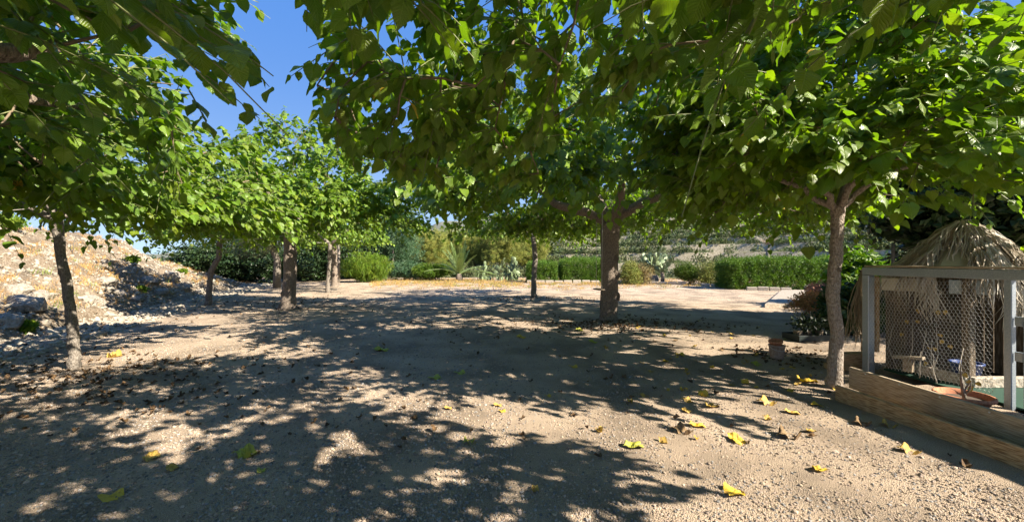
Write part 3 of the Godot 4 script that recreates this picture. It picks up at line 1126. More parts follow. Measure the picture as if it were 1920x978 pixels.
func build_far_plants() -> void:
	var sprig := sprig_mesh(14, 0.10, 0.034, 0.14, 41)
	var fine := sprig_mesh(18, 0.065, 0.02, 0.11, 42)
	var needles := needle_mesh(46, 0.34, 0.008, 43)
	var big := sprig_mesh(16, 0.17, 0.06, 0.22, 44)
	# pines across the middle distance
	var pines := [
		[790, 520, 46, 5.6, 5.0, "rounded yellow-green pine, leftmost of the pines beyond the palm"],
		[838, 515, 52, 6.4, 5.4, "tallest yellow-green pine, standing behind the palm"],
		[895, 518, 50, 5.4, 5.0, "pine standing right behind the palm's fronds"],
		[945, 516, 47, 5.2, 5.2, "pine between the palm and the thin dark trunk"],
		[990, 518, 49, 5.0, 5.6, "rightmost pine of the row, behind the thin dark trunk"],
		[745, 520, 50, 4.2, 3.4, "small olive-coloured pine left of the taller pines"],
	]
	var i := 0
	for p in pines:
		var at := Vector3((p[0] - 960.0) / FOCAL * p[2], 0, -p[2])
		bush("pine_tree", p[5], "pine tree", at, Vector3(p[3], p[4], p[3]), 2000, needles, M.pine, {"seed": 200 + i, "lobes": 13, "low": 0.7, "stem_r": 0.14, "stems": 1, "vary": 0.3, "group": "pines beyond the yard"})
		i += 1
	# blue-green feathery tree left of the sky gap
	bush("feathery_tree", "tall blue-green feathery tree left of the patch of sky", "tree", Vector3(-10.6, 0, -34), Vector3(4.6, 6.4, 4.6), 2600, sprig, M.blue_green, {"seed": 221, "lobes": 12, "low": 1.2, "stem_r": 0.1, "stems": 1, "vary": 0.2})
	bush("feathery_tree", "lower blue-green tree growing beneath the tall feathery tree", "tree", Vector3(-11.6, 0, -37), Vector3(5.0, 3.8, 4.0), 1800, sprig, M.blue_green, {"seed": 222, "lobes": 9, "low": 0.5, "stem_r": 0.08, "stems": 2})
	# dark evergreens behind the left trees
	var darks := [[470, 27, 6.5, 3.4, "dark evergreen shrub behind the pale mottled trunk"], [585, 30, 5.5, 4.0, "dark evergreen tree behind the paired slim trunks"], [655, 33, 4.5, 3.8, "dark evergreen tree behind the bright green weeping bush"], [395, 26, 5.0, 2.4, "dark shrub where the bank meets the trees"]]
	for p in darks:
		bush("dark_evergreen", p[4], "tree", Vector3((p[0] - 960.0) / FOCAL * p[1], 0, -p[1]), Vector3(p[2], p[3], 3.5), 1500, big, M.dark, {"seed": int(p[0]), "lobes": 9, "low": 0.2, "stem_r": 0.08, "stems": 2, "group": "dark evergreens behind the left row of trees"})
	bush("silver_tree", "silvery olive-like tree with a pale mottled trunk on the left", "tree", Vector3(-13.0, 0, -21.8), Vector3(4.8, 4.3, 4.0), 2400, fine, M.silver, {"seed": 231, "lobes": 11, "low": 1.6, "stem_r": 0.17, "stems": 1, "vary": 0.3})
	bush("weeping_bush", "bright green weeping bush at the left end of the far plants", "bush", Vector3(-10.5, 0, -28.0), Vector3(3.0, 2.0, 2.4), 1500, blade_mesh(9, 0.5, 0.012, 0.1, 45), M.fresh, {"seed": 232, "lobes": 8, "hang": 1.0, "stems": 1})
	bush("leafy_bush", "low blue-green bush left of the palm", "bush", Vector3(-8.3, 0, -31.0), Vector3(3.2, 1.3, 1.6), 900, sprig, M.blue_green, {"seed": 233, "group": "low bushes beside the palm"})
	bush("leafy_bush", "low fresh green bush touching the palm's left fronds", "bush", Vector3(-6.1, 0, -30.6), Vector3(3.0, 1.15, 1.6), 900, sprig, M.fresh, {"seed": 234, "group": "low bushes beside the palm", "tone": Color(0.75, 0.8, 0.9)})
	# palm
	var palm := thing("palm_tree", "short palm with arching grey-green fronds in front of the pines", "palm tree", Vector3(-3.95, 0, -29.5))
	var rng := rnd(240)
	var pt := begin()
	tube(pt, [Vector3(0, -0.05, 0), Vector3(0, 0.25, 0), Vector3(0, 0.55, 0)], [0.24, 0.27, 0.16], 10, 0.1, rng)
	obj("trunk", done(pt), M.bark, palm)
	for k in 30:
		var a := TAU * k / 30.0 * 5.0 + rng.randf() * 0.3
		var rise := rng.randf_range(0.3, 1.4)
		obj("frond", frond_mesh(rng.randf_range(2.5, 3.3), rise, rng), M.palm, palm, Transform3D(Basis(Vector3.UP, a), Vector3(0, 0.5, 0)))
	# prickly pears
	var pads := [[915, 31, 1.6, 34, "clump of upright prickly pear pads right of the palm"], [945, 30, 1.9, 40, "tall prickly pear clump between the palm and the round hedge"], [975, 30.5, 1.7, 34, "prickly pear clump touching the round hedge"]]
	for p in pads:
		prickly_pear("prickly_pear", p[4], Vector3((p[0] - 960.0) / FOCAL * p[1], 0, -p[1]), p[2], p[3], int(p[0]), false)
	prickly_pear("prickly_pear", "tree-like prickly pear with a bare trunk right of the big central trunk", Vector3(9.9, 0, -26.0), 2.1, 80, 1245, true)
	# hedges and shrubs along the far border
	var g := "shrubs along the far border"
	bush("round_hedge", "clipped round hedge behind the thin dark trunk", "hedge", Vector3(2.1, 0, -28.0), Vector3(1.9, 1.4, 1.8), 1500, fine, M.hedge, {"seed": 251, "block": true, "group": "clipped hedges"})
	bush("square_hedge", "bright clipped hedge just left of the big central trunk", "hedge", Vector3(4.95, 0, -28.3), Vector3(2.9, 1.6, 2.0), 2600, fine, M.hedge, {"seed": 252, "block": true, "group": "clipped hedges"})
	bush("long_hedge", "long clipped hedge running behind the pale right-hand trunk", "hedge", Vector3(16.0, 0.1, -21.4), Vector3(8.6, 1.5, 1.7), 7500, fine, M.hedge, {"seed": 253, "block": true, "turn": -0.06, "group": "clipped hedges"})
	bush("border_shrub", "olive-green cone-shaped shrub just right of the central trunk", "shrub", Vector3(7.5, 0, -25.2), Vector3(1.3, 1.35, 1.2), 700, fine, M.pine, {"seed": 254, "group": g})
	bush("border_shrub", "thin grey-brown shrub between the cone-shaped shrub and the prickly pear", "shrub", Vector3(8.4, 0, -25.6), Vector3(1.2, 1.2, 1.2), 300, fine, M.dry, {"seed": 255, "group": g, "tone": Color(0.6, 0.7, 0.6)})
	bush("border_shrub", "bushy dark green shrub right of the prickly pear trunk", "shrub", Vector3(11.3, 0, -25.2), Vector3(1.5, 1.35, 1.3), 700, fine, M.hedge, {"seed": 256, "group": g, "tone": Color(0.85, 0.75, 0.8)})
	bush("border_shrub", "yellowish feathery shrub in front of the stone edging", "shrub", Vector3(12.2, 0, -24.6), Vector3(1.3, 1.4, 1.2), 500, fine, M.pine, {"seed": 257, "group": g})
	bush("border_shrub", "grey-green shrub at the left end of the long hedge", "shrub", Vector3(13.2, 0, -24.6), Vector3(1.9, 1.4, 1.5), 600, fine, M.silver, {"seed": 258, "group": g})
	bush("border_shrub", "grey shrub standing behind the prickly pear tree", "shrub", Vector3(10.0, 0, -29.0), Vector3(2.2, 2.2, 2.0), 700, fine, M.silver, {"seed": 259, "group": g, "tone": Color(0.7, 0.75, 0.7)})
	# withered fan palm behind the long hedge
	var dead := thing("withered_palm", "withered palm with hanging tan fronds above the long hedge", "palm tree", Vector3(16.2, 0, -25.0))
	var dt := begin()
	tube(dt, [Vector3.ZERO, Vector3(0.05, 1.2, 0), Vector3(0, 2.3, 0)], [0.13, 0.11, 0.1], 9, 0.08, rng)
	obj("trunk", done(dt), M.bark_grey, dead)
	for k in 14:
		obj("dry_frond", thatch_frond(rng.randf_range(0.8, 1.2), 0.5, 12, rng), M.thatch[k % 2], dead, Transform3D(Basis(Vector3.UP, TAU * k / 14.0) * Basis(Vector3.RIGHT, -0.9), Vector3(0, 2.5, 0)))
	# leafy vine-like shrub and the big dark tree at the right
	bush("broadleaf_shrub", "bright broad-leaved shrub between the long hedge and the thatched coop", "shrub", Vector3(11.3, 0, -12.6), Vector3(1.5, 2.1, 1.4), 900, big, M.fresh, {"seed": 261, "lobes": 9, "tone": Color(0.75, 0.85, 0.8)})
	bush("dark_tree", "large dark evergreen tree towering behind the thatched coop", "tree", Vector3(10.1, 0, -8.0), Vector3(3.7, 5.4, 3.2), 4600, big, M.dark, {"seed": 262, "lobes": 18, "low": 1.1, "stem_r": 0.18, "stems": 1})
	# dark stake beside the dark tree
	var sk := begin()
	tube(sk, [Vector3.ZERO, Vector3(0, 1.9, 0)], [0.04, 0.035], 8)
	var stake := obj("wooden_stake", done(sk), M.bark_grey)
	stake.position = Vector3(8.7, 0, -9.0)
	tag(stake, "dark upright stake between the bright shrub and the thatched roof", "stake")

func frond_mesh(length: float, rise: float, rng: RandomNumberGenerator) -> ArrayMesh:   # a feather-palm frond that arches over +z
	var st := begin()
	st.set_smooth_group(-1)
	var pts: Array = []
	for i in 13:
		var t := i / 12.0
		pts.append(Vector3(0, sin(rise) * length * t - 0.6 * length * t * t * (0.25 + 0.35 * cos(rise)), cos(rise) * length * t))
	var radii: Array = []
	for i in 13:
		radii.append(lerpf(0.018, 0.005, i / 12.0))
	tube(st, pts, radii, 4, 0.0, null, false)
	for i in range(2, 13):
		for h in 3:
			var p: Vector3 = (pts[i - 1] as Vector3).lerp(pts[i], h / 3.0)
			var d: Vector3 = (pts[i] - pts[i - 1]).normalized()
			var l := 0.42 * sin(PI * (0.12 + 0.85 * i / 12.5)) + 0.05
			for s in [-1.0, 1.0]:
				var tip := p + (Vector3(s, 0.35, 0) * 0.8 + d * 0.75).normalized() * l * rng.randf_range(0.85, 1.1) + Vector3.DOWN * l * l * 0.4
				var w := d * 0.017
				var m := p.lerp(tip, 0.5) + Vector3.UP * 0.02
				tri(st, p - w, p + w, m + w)
				tri(st, p - w, m + w, m - w)
				tri(st, m - w, m + w, tip)
	return done(st)

func prickly_pear(called: String, label: String, at: Vector3, height: float, count: int, seed_value: int, treelike: bool) -> void:
	var rng := rnd(seed_value)
	var root := thing(called, label, "cactus", at, 0.0, "prickly pears along the far border")
	var pad := lathe([Vector2(0.02, -0.5), Vector2(0.22, -0.42), Vector2(0.36, -0.2), Vector2(0.42, 0.05), Vector2(0.38, 0.28), Vector2(0.24, 0.44), Vector2(0.01, 0.5)], 10)
	var tips: Array = []
	if treelike:
		var st := begin()
		tube(st, [Vector3.ZERO, Vector3(0.05, 0.4, 0), Vector3(-0.02, 0.85, 0)], [0.14, 0.11, 0.12], 9, 0.1, rng)
		obj("trunk", done(st), M.bark, root)
		for k in 7:
			tips.append([Vector3(rng.randf_range(-0.25, 0.25), 0.75, rng.randf_range(-0.2, 0.2)), Vector3(rng.randfn(0, 0.9), 0.6, rng.randfn(0, 0.6)).normalized()])
	else:
		for k in 9:
			tips.append([Vector3(rng.randf_range(-0.8, 0.8), -0.05, rng.randf_range(-0.25, 0.25)), Vector3(rng.randfn(0, 0.25), 1, rng.randfn(0, 0.2)).normalized()])
	for i in count:
		var n := rng.randi() % tips.size()
		var tip: Array = tips[n]
		var l := rng.randf_range(0.3, 0.46)
		var d: Vector3 = tip[1]
		var p: Vector3 = tip[0]
		if p.y + d.y * l > height:
			tips.remove_at(n)
			if tips.is_empty():
				break
			continue
		var turn := rng.randf() * TAU
		var b := Basis(Quaternion(Vector3.UP, d)) * Basis(Vector3.UP, turn)
		obj("pad", pad, M.cactus, root, Transform3D(b.scaled_local(Vector3(l * 0.8, l, l * 0.16)), p + d * l * 0.46))
		tip[0] = p + d * l * 0.9
		tip[1] = (d + Vector3(rng.randfn(0, 0.45), 0.35, rng.randfn(0, 0.35))).normalized()
		if rng.randf() < 0.6:
			tips.append([p + d * l * 0.8, (d + Vector3(rng.randfn(0, 0.8), 0.3, rng.randfn(0, 0.6))).normalized()])

# ---------------------------------------------------------------- the mulberry trees
func build_trees() -> void:
	var v := func(x, y, z): return Vector3(x, y, z)
	# right-hand tree beside the coop
	mulberry("mulberry_tree", "slim mulberry with a pale trunk beside the wire coop", Vector3(3.83, 0, -4.7), {
		"seed": 101, "hi": true, "parts": 300, "size": 0.145, "per_node": 3, "targets": 280, "spacing": 0.062,
		"trunk": [Vector3(0, -0.05, 0), Vector3(0.01, 0.12, 0), Vector3(0.035, 0.6, 0.02), Vector3(-0.01, 1.1, 0), Vector3(0.03, 1.6, 0), Vector3(0.05, 2.02, 0), Vector3(0.05, 2.14, 0)], "radii": [0.10, 0.078, 0.066, 0.067, 0.062, 0.066, 0.07],
		"fork": Vector3(0.05, 2.1, 0), "limb_r": 0.04,
		"limbs": [[Vector3(0.03, 2.08, 0), Vector3(-0.12, 2.3, 0.05), Vector3(-0.3, 2.55, 0.3), Vector3(-0.9, 2.8, 0.9)], [Vector3(0.07, 2.08, 0), Vector3(0.24, 2.27, 0), Vector3(0.5, 2.5, 0.15), Vector3(1.1, 2.75, 0.5)], [Vector3(0.04, 2.1, 0.0), Vector3(0.1, 2.4, 0.2), Vector3(0.1, 2.75, 0.9), Vector3(0.1, 2.95, 1.5)], [Vector3(0.05, 2.1, 0), Vector3(-0.2, 2.4, -0.2), Vector3(-0.6, 2.7, -0.6), Vector3(-0.9, 2.9, -1.1)], [Vector3(0.06, 2.1, 0), Vector3(0.4, 2.5, -0.3), Vector3(0.8, 2.8, -0.8)]],
		"c": Vector3(-0.05, 0, 0.25), "rx": 1.9, "rz": 1.85, "y0": 2.18, "h": 2.7, "arch": 0.5, "bark": M.bark_pale,
		"sprigs": [[Vector3(4.5, 2.5, -4.0), Vector3(4.78, 2.2, -3.75)], [Vector3(4.2, 2.6, -3.6), Vector3(4.35, 2.28, -3.5)]],
	})
	# centre tree
	mulberry("mulberry_tree", "large mulberry with the thick dark trunk at the middle of the yard", Vector3(2.45, 0, -10.0), {
		"seed": 102, "hi": false, "parts": 300, "size": 0.17, "per_node": 3, "targets": 880, "spacing": 0.08, "len": 1.15,
		"trunk": [Vector3(0, -0.06, 0), Vector3(0, 0.1, 0), Vector3(0.01, 0.6, 0), Vector3(0.02, 1.3, 0), Vector3(0.03, 2.0, 0), Vector3(0.06, 2.45, 0), Vector3(0.06, 2.7, 0)], "radii": [0.27, 0.225, 0.215, 0.215, 0.225, 0.25, 0.2],
		"fork": Vector3(0.05, 2.6, 0), "limb_r": 0.135,
		"limbs": [[Vector3(-0.05, 2.5, 0), Vector3(-0.6, 2.72, 0.1), Vector3(-1.4, 2.88, 0.3), Vector3(-1.6, 3.2, 0.4), Vector3(-2.8, 3.5, 0.9)], [Vector3(-0.02, 2.55, 0), Vector3(-0.22, 3.0, -0.05), Vector3(-0.3, 3.35, -0.3), Vector3(-0.9, 3.8, -1.4)], [Vector3(0.12, 2.5, 0.05), Vector3(0.5, 2.8, 0.1), Vector3(1.0, 3.0, 0.3), Vector3(2.4, 3.4, 0.8)], [Vector3(0.05, 2.5, 0.1), Vector3(0.1, 2.85, 0.7), Vector3(-0.1, 3.1, 1.6), Vector3(-0.4, 3.4, 2.8)], [Vector3(0.05, 2.5, -0.1), Vector3(0.5, 2.9, -0.8), Vector3(1.4, 3.2, -2.2)], [Vector3(0.08, 2.55, 0.1), Vector3(0.8, 2.95, 0.9), Vector3(1.7, 3.3, 2.2)]],
		"c": Vector3(0.15, 0, 0.2), "keep": func(p): return p.x > -1.8 or p.y > 3.05,
		"rx": 5.3, "rz": 5.4, "y0": 2.5, "h": 3.6, "arch": 0.6, "hole": -0.36,
	})
	# overhead tree: trunk behind the camera to the right, crown over the camera
	mulberry("mulberry_tree", "mulberry overhead whose leaves hang across the top middle and right of the view", Vector3(1.9, 0, 1.5), {
		"seed": 103, "hi": true, "parts": 300, "size": 0.128, "per_node": 3, "targets": 450, "spacing": 0.066,
		"trunk": [Vector3(0, -0.05, 0), Vector3(0.03, 1.0, 0), Vector3(0, 2.1, 0)], "radii": [0.16, 0.12, 0.12],
		"fork": Vector3(0, 2.1, 0), "limb_r": 0.07,
		"limbs": [[Vector3(0, 2.08, 0), Vector3(-0.5, 2.45, -0.7), Vector3(-1.2, 2.75, -1.8), Vector3(-2.0, 2.95, -3.2)], [Vector3(0, 2.08, 0), Vector3(0.2, 2.5, -0.9), Vector3(0.2, 2.8, -2.2), Vector3(0.1, 2.95, -3.6)], [Vector3(0, 2.08, 0), Vector3(0.9, 2.5, -0.2), Vector3(1.6, 2.8, -1.2)], [Vector3(0, 2.08, 0), Vector3(-0.9, 2.5, 0.2), Vector3(-2.0, 2.8, 0.1)], [Vector3(0, 2.08, 0), Vector3(0.3, 2.6, 0.9), Vector3(0.5, 2.9, 1.9)]],
		"c": Vector3(-0.75, 0, -2.5), "rx": 3.0, "rz": 3.5, "y0": 2.24, "h": 1.9, "arch": 0.18,
		"keep": func(p): return p.y > 2.0 and p.x < (4.0 if p.z > -1.75 else 2.6) and p.x > 0.46 * p.z - 0.12 and (p.z > -1.75 or p.x < 0.35 or p.y > 2.8) and (p.x > 0.6 or p.y > 2.62 - 0.3 * smoothstep(1.8, 3.2, -p.z)),
		"hole": -0.6,
		"sprigs": [[Vector3(-0.8, 2.85, -2.25), Vector3(-1.35, 2.62, -2.4)], [Vector3(-0.8, 2.7, -2.5), Vector3(-1.28, 2.48, -2.6)], [Vector3(0.7, 2.6, -1.0), Vector3(0.95, 2.3, -1.45)], [Vector3(1.1, 2.6, -1.0), Vector3(1.25, 2.28, -1.35)], [Vector3(1.4, 2.65, -1.1), Vector3(1.6, 2.36, -1.5)], [Vector3(0.35, 2.6, -1.1), Vector3(0.5, 2.36, -1.5)], [Vector3(1.8, 2.7, -1.2), Vector3(2.05, 2.45, -1.6)]],
	})
	# overhead tree on the left
	mulberry("mulberry_tree", "dark mulberry overhead at the top left with a reddish limb", Vector3(-4.5, 0, -0.7), {
		"seed": 104, "hi": true, "parts": 300, "size": 0.115, "per_node": 3, "targets": 470, "spacing": 0.062,
		"trunk": [Vector3(0, -0.05, 0), Vector3(0.03, 1.0, 0), Vector3(0, 2.1, 0)], "radii": [0.18, 0.13, 0.13],
		"fork": Vector3(0, 2.1, 0), "limb_r": 0.085,
		"limbs": [[Vector3(0, 2.08, 0), Vector3(1.0, 2.32, -0.6), Vector3(1.95, 2.42, -1.1), Vector3(2.15, 2.62, -1.35)], [Vector3(0, 2.08, 0), Vector3(0.5, 2.5, -1.1), Vector3(1.2, 2.7, -2.4)], [Vector3(0, 2.08, 0), Vector3(-0.7, 2.5, -0.9), Vector3(-1.4, 2.8, -2.0)], [Vector3(0, 2.08, 0), Vector3(0.4, 2.5, 1.0), Vector3(0.9, 2.8, 2.1)]],
		"keep": func(p): return p.y > 2.0 and (p.x < 0.82 * p.z or (p.x < 0.64 * p.z and p.y - 1.5 > -0.5 * p.z)),
		"c": Vector3(0.5, 0, -0.7), "rx": 3.2, "rz": 3.3, "y0": 2.24, "h": 2.1, "arch": 0.2, "hole": -0.6, "tone": Color(0.9, 0.95, 0.9),
		"sprigs": [[Vector3(-1.7, 2.55, -2.0), Vector3(-1.28, 2.22, -2.0)], [Vector3(-1.6, 2.75, -2.1), Vector3(-1.2, 2.36, -1.95)], [Vector3(-1.8, 2.45, -2.2), Vector3(-1.55, 2.2, -2.0)]],
	})
	# left tree with the dark slanting trunk
	mulberry("mulberry_tree", "mulberry with the dark slanting trunk in front of the bank", Vector3(-6.13, 0, -5.52), {
		"seed": 105, "hi": true, "parts": 300, "size": 0.135, "per_node": 3, "targets": 240, "spacing": 0.062, "bark": M.bark_grey,
		"trunk": [Vector3(0, -0.05, 0), Vector3(0, 0.15, 0), Vector3(-0.02, 0.5, 0), Vector3(-0.1, 1.1, 0), Vector3(-0.2, 1.7, 0), Vector3(-0.25, 2.12, 0)], "radii": [0.085, 0.066, 0.06, 0.057, 0.055, 0.065],
		"fork": Vector3(-0.25, 2.1, 0), "limb_r": 0.045,
		"limbs": [[Vector3(-0.25, 2.05, 0), Vector3(-0.3, 2.5, 0.1), Vector3(-0.35, 3.1, 0.1)], [Vector3(-0.25, 2.08, 0), Vector3(0.2, 2.4, 0.2), Vector3(0.9, 2.7, 0.5)], [Vector3(-0.25, 2.08, 0), Vector3(-0.8, 2.4, 0.2), Vector3(-1.4, 2.7, 0.6)], [Vector3(-0.25, 2.08, 0), Vector3(-0.1, 2.5, -0.6), Vector3(0.3, 2.8, -1.2)]],
		"c": Vector3(-0.1, 0, 0.0), "rx": 2.15, "rz": 2.3, "y0": 2.08, "h": 1.55, "arch": 0.25,
	})
	# the lit tree of the left row
	mulberry("mulberry_tree", "sunlit mulberry with the pale flared trunk in the left row", Vector3(-6.92, 0, -12.2), {
		"seed": 106, "parts": 300, "size": 0.17, "per_node": 3, "targets": 420, "spacing": 0.085, "len": 1.1,
		"trunk": [Vector3(0, -0.06, 0), Vector3(0, 0.08, 0), Vector3(0.02, 0.5, 0), Vector3(0.06, 1.3, 0), Vector3(0.05, 2.0, 0), Vector3(0.08, 2.6, 0)], "radii": [0.30, 0.235, 0.195, 0.187, 0.178, 0.195],
		"fork": Vector3(0.06, 2.5, 0), "limb_r": 0.12,
		"limbs": [[Vector3(0, 2.4, 0), Vector3(-0.3, 2.85, 0.1), Vector3(-0.9, 3.3, 0.5), Vector3(-1.6, 3.7, 0.8)], [Vector3(0.12, 2.45, 0), Vector3(0.6, 2.9, 0), Vector3(1.5, 3.4, 0.3)], [Vector3(0.08, 2.5, 0), Vector3(0.2, 3.1, -0.7), Vector3(0.5, 3.7, -1.6)], [Vector3(0.08, 2.5, 0), Vector3(0.1, 3.0, 0.8), Vector3(0.3, 3.5, 1.7)]],
		"c": Vector3(0.65, 0, 0), "rx": 2.7, "rz": 2.6, "y0": 2.6, "h": 2.9, "arch": 0.55,
	})
	# leaning tree at the foot of the bank
	mulberry("mulberry_tree", "mulberry with the crooked leaning trunk at the bank's foot", Vector3(-10.35, 0, -13.4), {
		"seed": 107, "size": 0.15, "per_node": 3, "targets": 170, "spacing": 0.085,
		"trunk": [Vector3(0, -0.06, 0), Vector3(0.03, 0.1, 0), Vector3(0.06, 0.6, 0), Vector3(0.12, 1.15, 0), Vector3(0.38, 1.6, 0), Vector3(0.42, 2.3, 0)], "radii": [0.14, 0.1, 0.082, 0.085, 0.08, 0.08],
		"fork": Vector3(0.42, 2.25, 0), "limb_r": 0.07,
		"limbs": [[Vector3(0.42, 2.2, 0), Vector3(0.9, 2.7, 0.1), Vector3(1.5, 3.1, 0.3)], [Vector3(0.42, 2.2, 0), Vector3(0, 2.7, 0.3), Vector3(-0.8, 3.1, 0.5)], [Vector3(0.42, 2.2, 0), Vector3(0.4, 2.8, -0.6), Vector3(0.3, 3.2, -1.3)]],
		"c": Vector3(0.15, 0, -0.5), "rx": 1.9, "rz": 1.7, "y0": 2.25, "h": 2.3, "arch": 0.3,
	})
	# thin tree behind the centre
	mulberry("mulberry_tree", "young mulberry with the thin dark bent trunk left of the central trunk", Vector3(0.9, 0, -16.3), {
		"seed": 108, "size": 0.16, "per_node": 3, "targets": 180, "spacing": 0.09, "bark": M.bark_grey,
		"trunk": [Vector3(0, -0.06, 0), Vector3(0, 0.1, 0), Vector3(0, 0.7, 0), Vector3(0.06, 1.5, 0), Vector3(0.02, 2.1, 0), Vector3(-0.06, 2.6, 0)], "radii": [0.15, 0.115, 0.105, 0.105, 0.1, 0.1],
		"fork": Vector3(-0.06, 2.55, 0), "limb_r": 0.07,
		"limbs": [[Vector3(-0.06, 2.5, 0), Vector3(-0.7, 2.9, 0.2), Vector3(-1.6, 3.2, 0.3)], [Vector3(-0.06, 2.5, 0), Vector3(0.5, 2.9, 0.2), Vector3(1.2, 3.2, 0.2)], [Vector3(-0.06, 2.5, 0), Vector3(0, 3.0, -0.6), Vector3(0.2, 3.3, -1.3)]],
		"c": Vector3(0, 0, 0), "rx": 2.8, "rz": 2.6, "y0": 2.45, "h": 2.2, "arch": 0.3,
	})
	# two slim trees further along the left row
	mulberry("mulberry_tree", "slim mulberry with a dappled dark trunk right of the pale flared trunk", Vector3(-8.8, 0, -18.8), {
		"seed": 109, "size": 0.16, "per_node": 3, "targets": 190, "spacing": 0.095, "bark": M.bark_grey,
		"trunk": [Vector3(0, -0.06, 0), Vector3(0.02, 0.6, 0), Vector3(0.1, 1.5, 0), Vector3(0.12, 2.4, 0)], "radii": [0.11, 0.085, 0.085, 0.085],
		"fork": Vector3(0.12, 2.35, 0), "limb_r": 0.07,
		"limbs": [[Vector3(0.12, 2.3, 0), Vector3(0.8, 2.8, 0.2), Vector3(1.6, 3.2, 0.2)], [Vector3(0.12, 2.3, 0), Vector3(-0.6, 2.9, 0.1), Vector3(-1.2, 3.3, 0.3)]],
		"c": Vector3(-0.1, 0, 0), "rx": 2.6, "rz": 2.6, "y0": 2.4, "h": 2.6, "arch": 0.2,
	})
	mulberry("mulberry_tree", "mulberry with a straight reddish trunk, farthest of the left row", Vector3(-10.4, 0, -23.1), {
		"seed": 110, "size": 0.17, "per_node": 3, "targets": 190, "spacing": 0.1,
		"trunk": [Vector3(0, -0.06, 0), Vector3(0, 0.1, 0), Vector3(0, 1.3, 0), Vector3(0, 2.6, 0)], "radii": [0.23, 0.18, 0.155, 0.15],
		"fork": Vector3(0, 2.55, 0), "limb_r": 0.09,
		"limbs": [[Vector3(0, 2.5, 0), Vector3(0.8, 3.0, 0.2), Vector3(1.6, 3.4, 0.2)], [Vector3(0, 2.5, 0), Vector3(-0.6, 3.0, 0.1), Vector3(-1.2, 3.5, 0.3)]],
		"c": Vector3(-0.2, 0, 0), "rx": 2.7, "rz": 2.8, "y0": 2.6, "h": 3.0, "arch": 0.2,
	})
	var sg := begin()
	tube(sg, [Vector3(0, -0.05, 0), Vector3(0.05, 1.2, 0), Vector3(0.02, 3.0, 0)], [0.12, 0.09, 0.08], 9, 0.05, rnd(3))
	var slim := obj("slender_stem", done(sg), M.bark_grey)
	slim.position = Vector3(-11.9, 0, -27.0)
	tag(slim, "slender grey trunk just left of the bright weeping bush", "tree trunk")

# ---------------------------------------------------------------- coop and hut
func thatch_frond(length: float, spread: float, n: int, rng: RandomNumberGenerator) -> ArrayMesh:   # dry fan-palm leaf: strips that fan out and hang along +z, bending down
	var st := begin()
	st.set_smooth_group(-1)
	for i in n:
		var a := spread * (float(i) / (n - 1) - 0.5) * 2.0 + rng.randfn(0, 0.05)
		var l := length * rng.randf_range(0.45, 1.12)
		var d := Vector3(sin(a), 0, cos(a))
		var s := Vector3(cos(a), rng.randfn(0, 0.5), -sin(a)).normalized()
		var w := 0.0075 * rng.randf_range(0.6, 1.4)
		var prev := Vector3(rng.randfn(0, 0.012), rng.randf() * 0.03, 0)
		var bend := rng.randf_range(0.1, 0.4)
		for k in 4:
			var t := (k + 1) / 4.0
			var q := d * l * t + Vector3(0, -bend * l * t * t * t + rng.randfn(0, 0.022), 0) + s * rng.randfn(0, 0.022)
			var w2 := w * (1.0 - 0.8 * t * t)
			var crease := Vector3.UP * w * 0.7
			if k < 3:
				quad(st, prev - s * w, prev + crease, q + crease, q - s * w2)
				quad(st, prev + crease, prev + s * w, q + s * w2, q + crease)
			else:
				tri(st, prev - s * w, prev + s * w, q)
			prev = q
	return done(st)

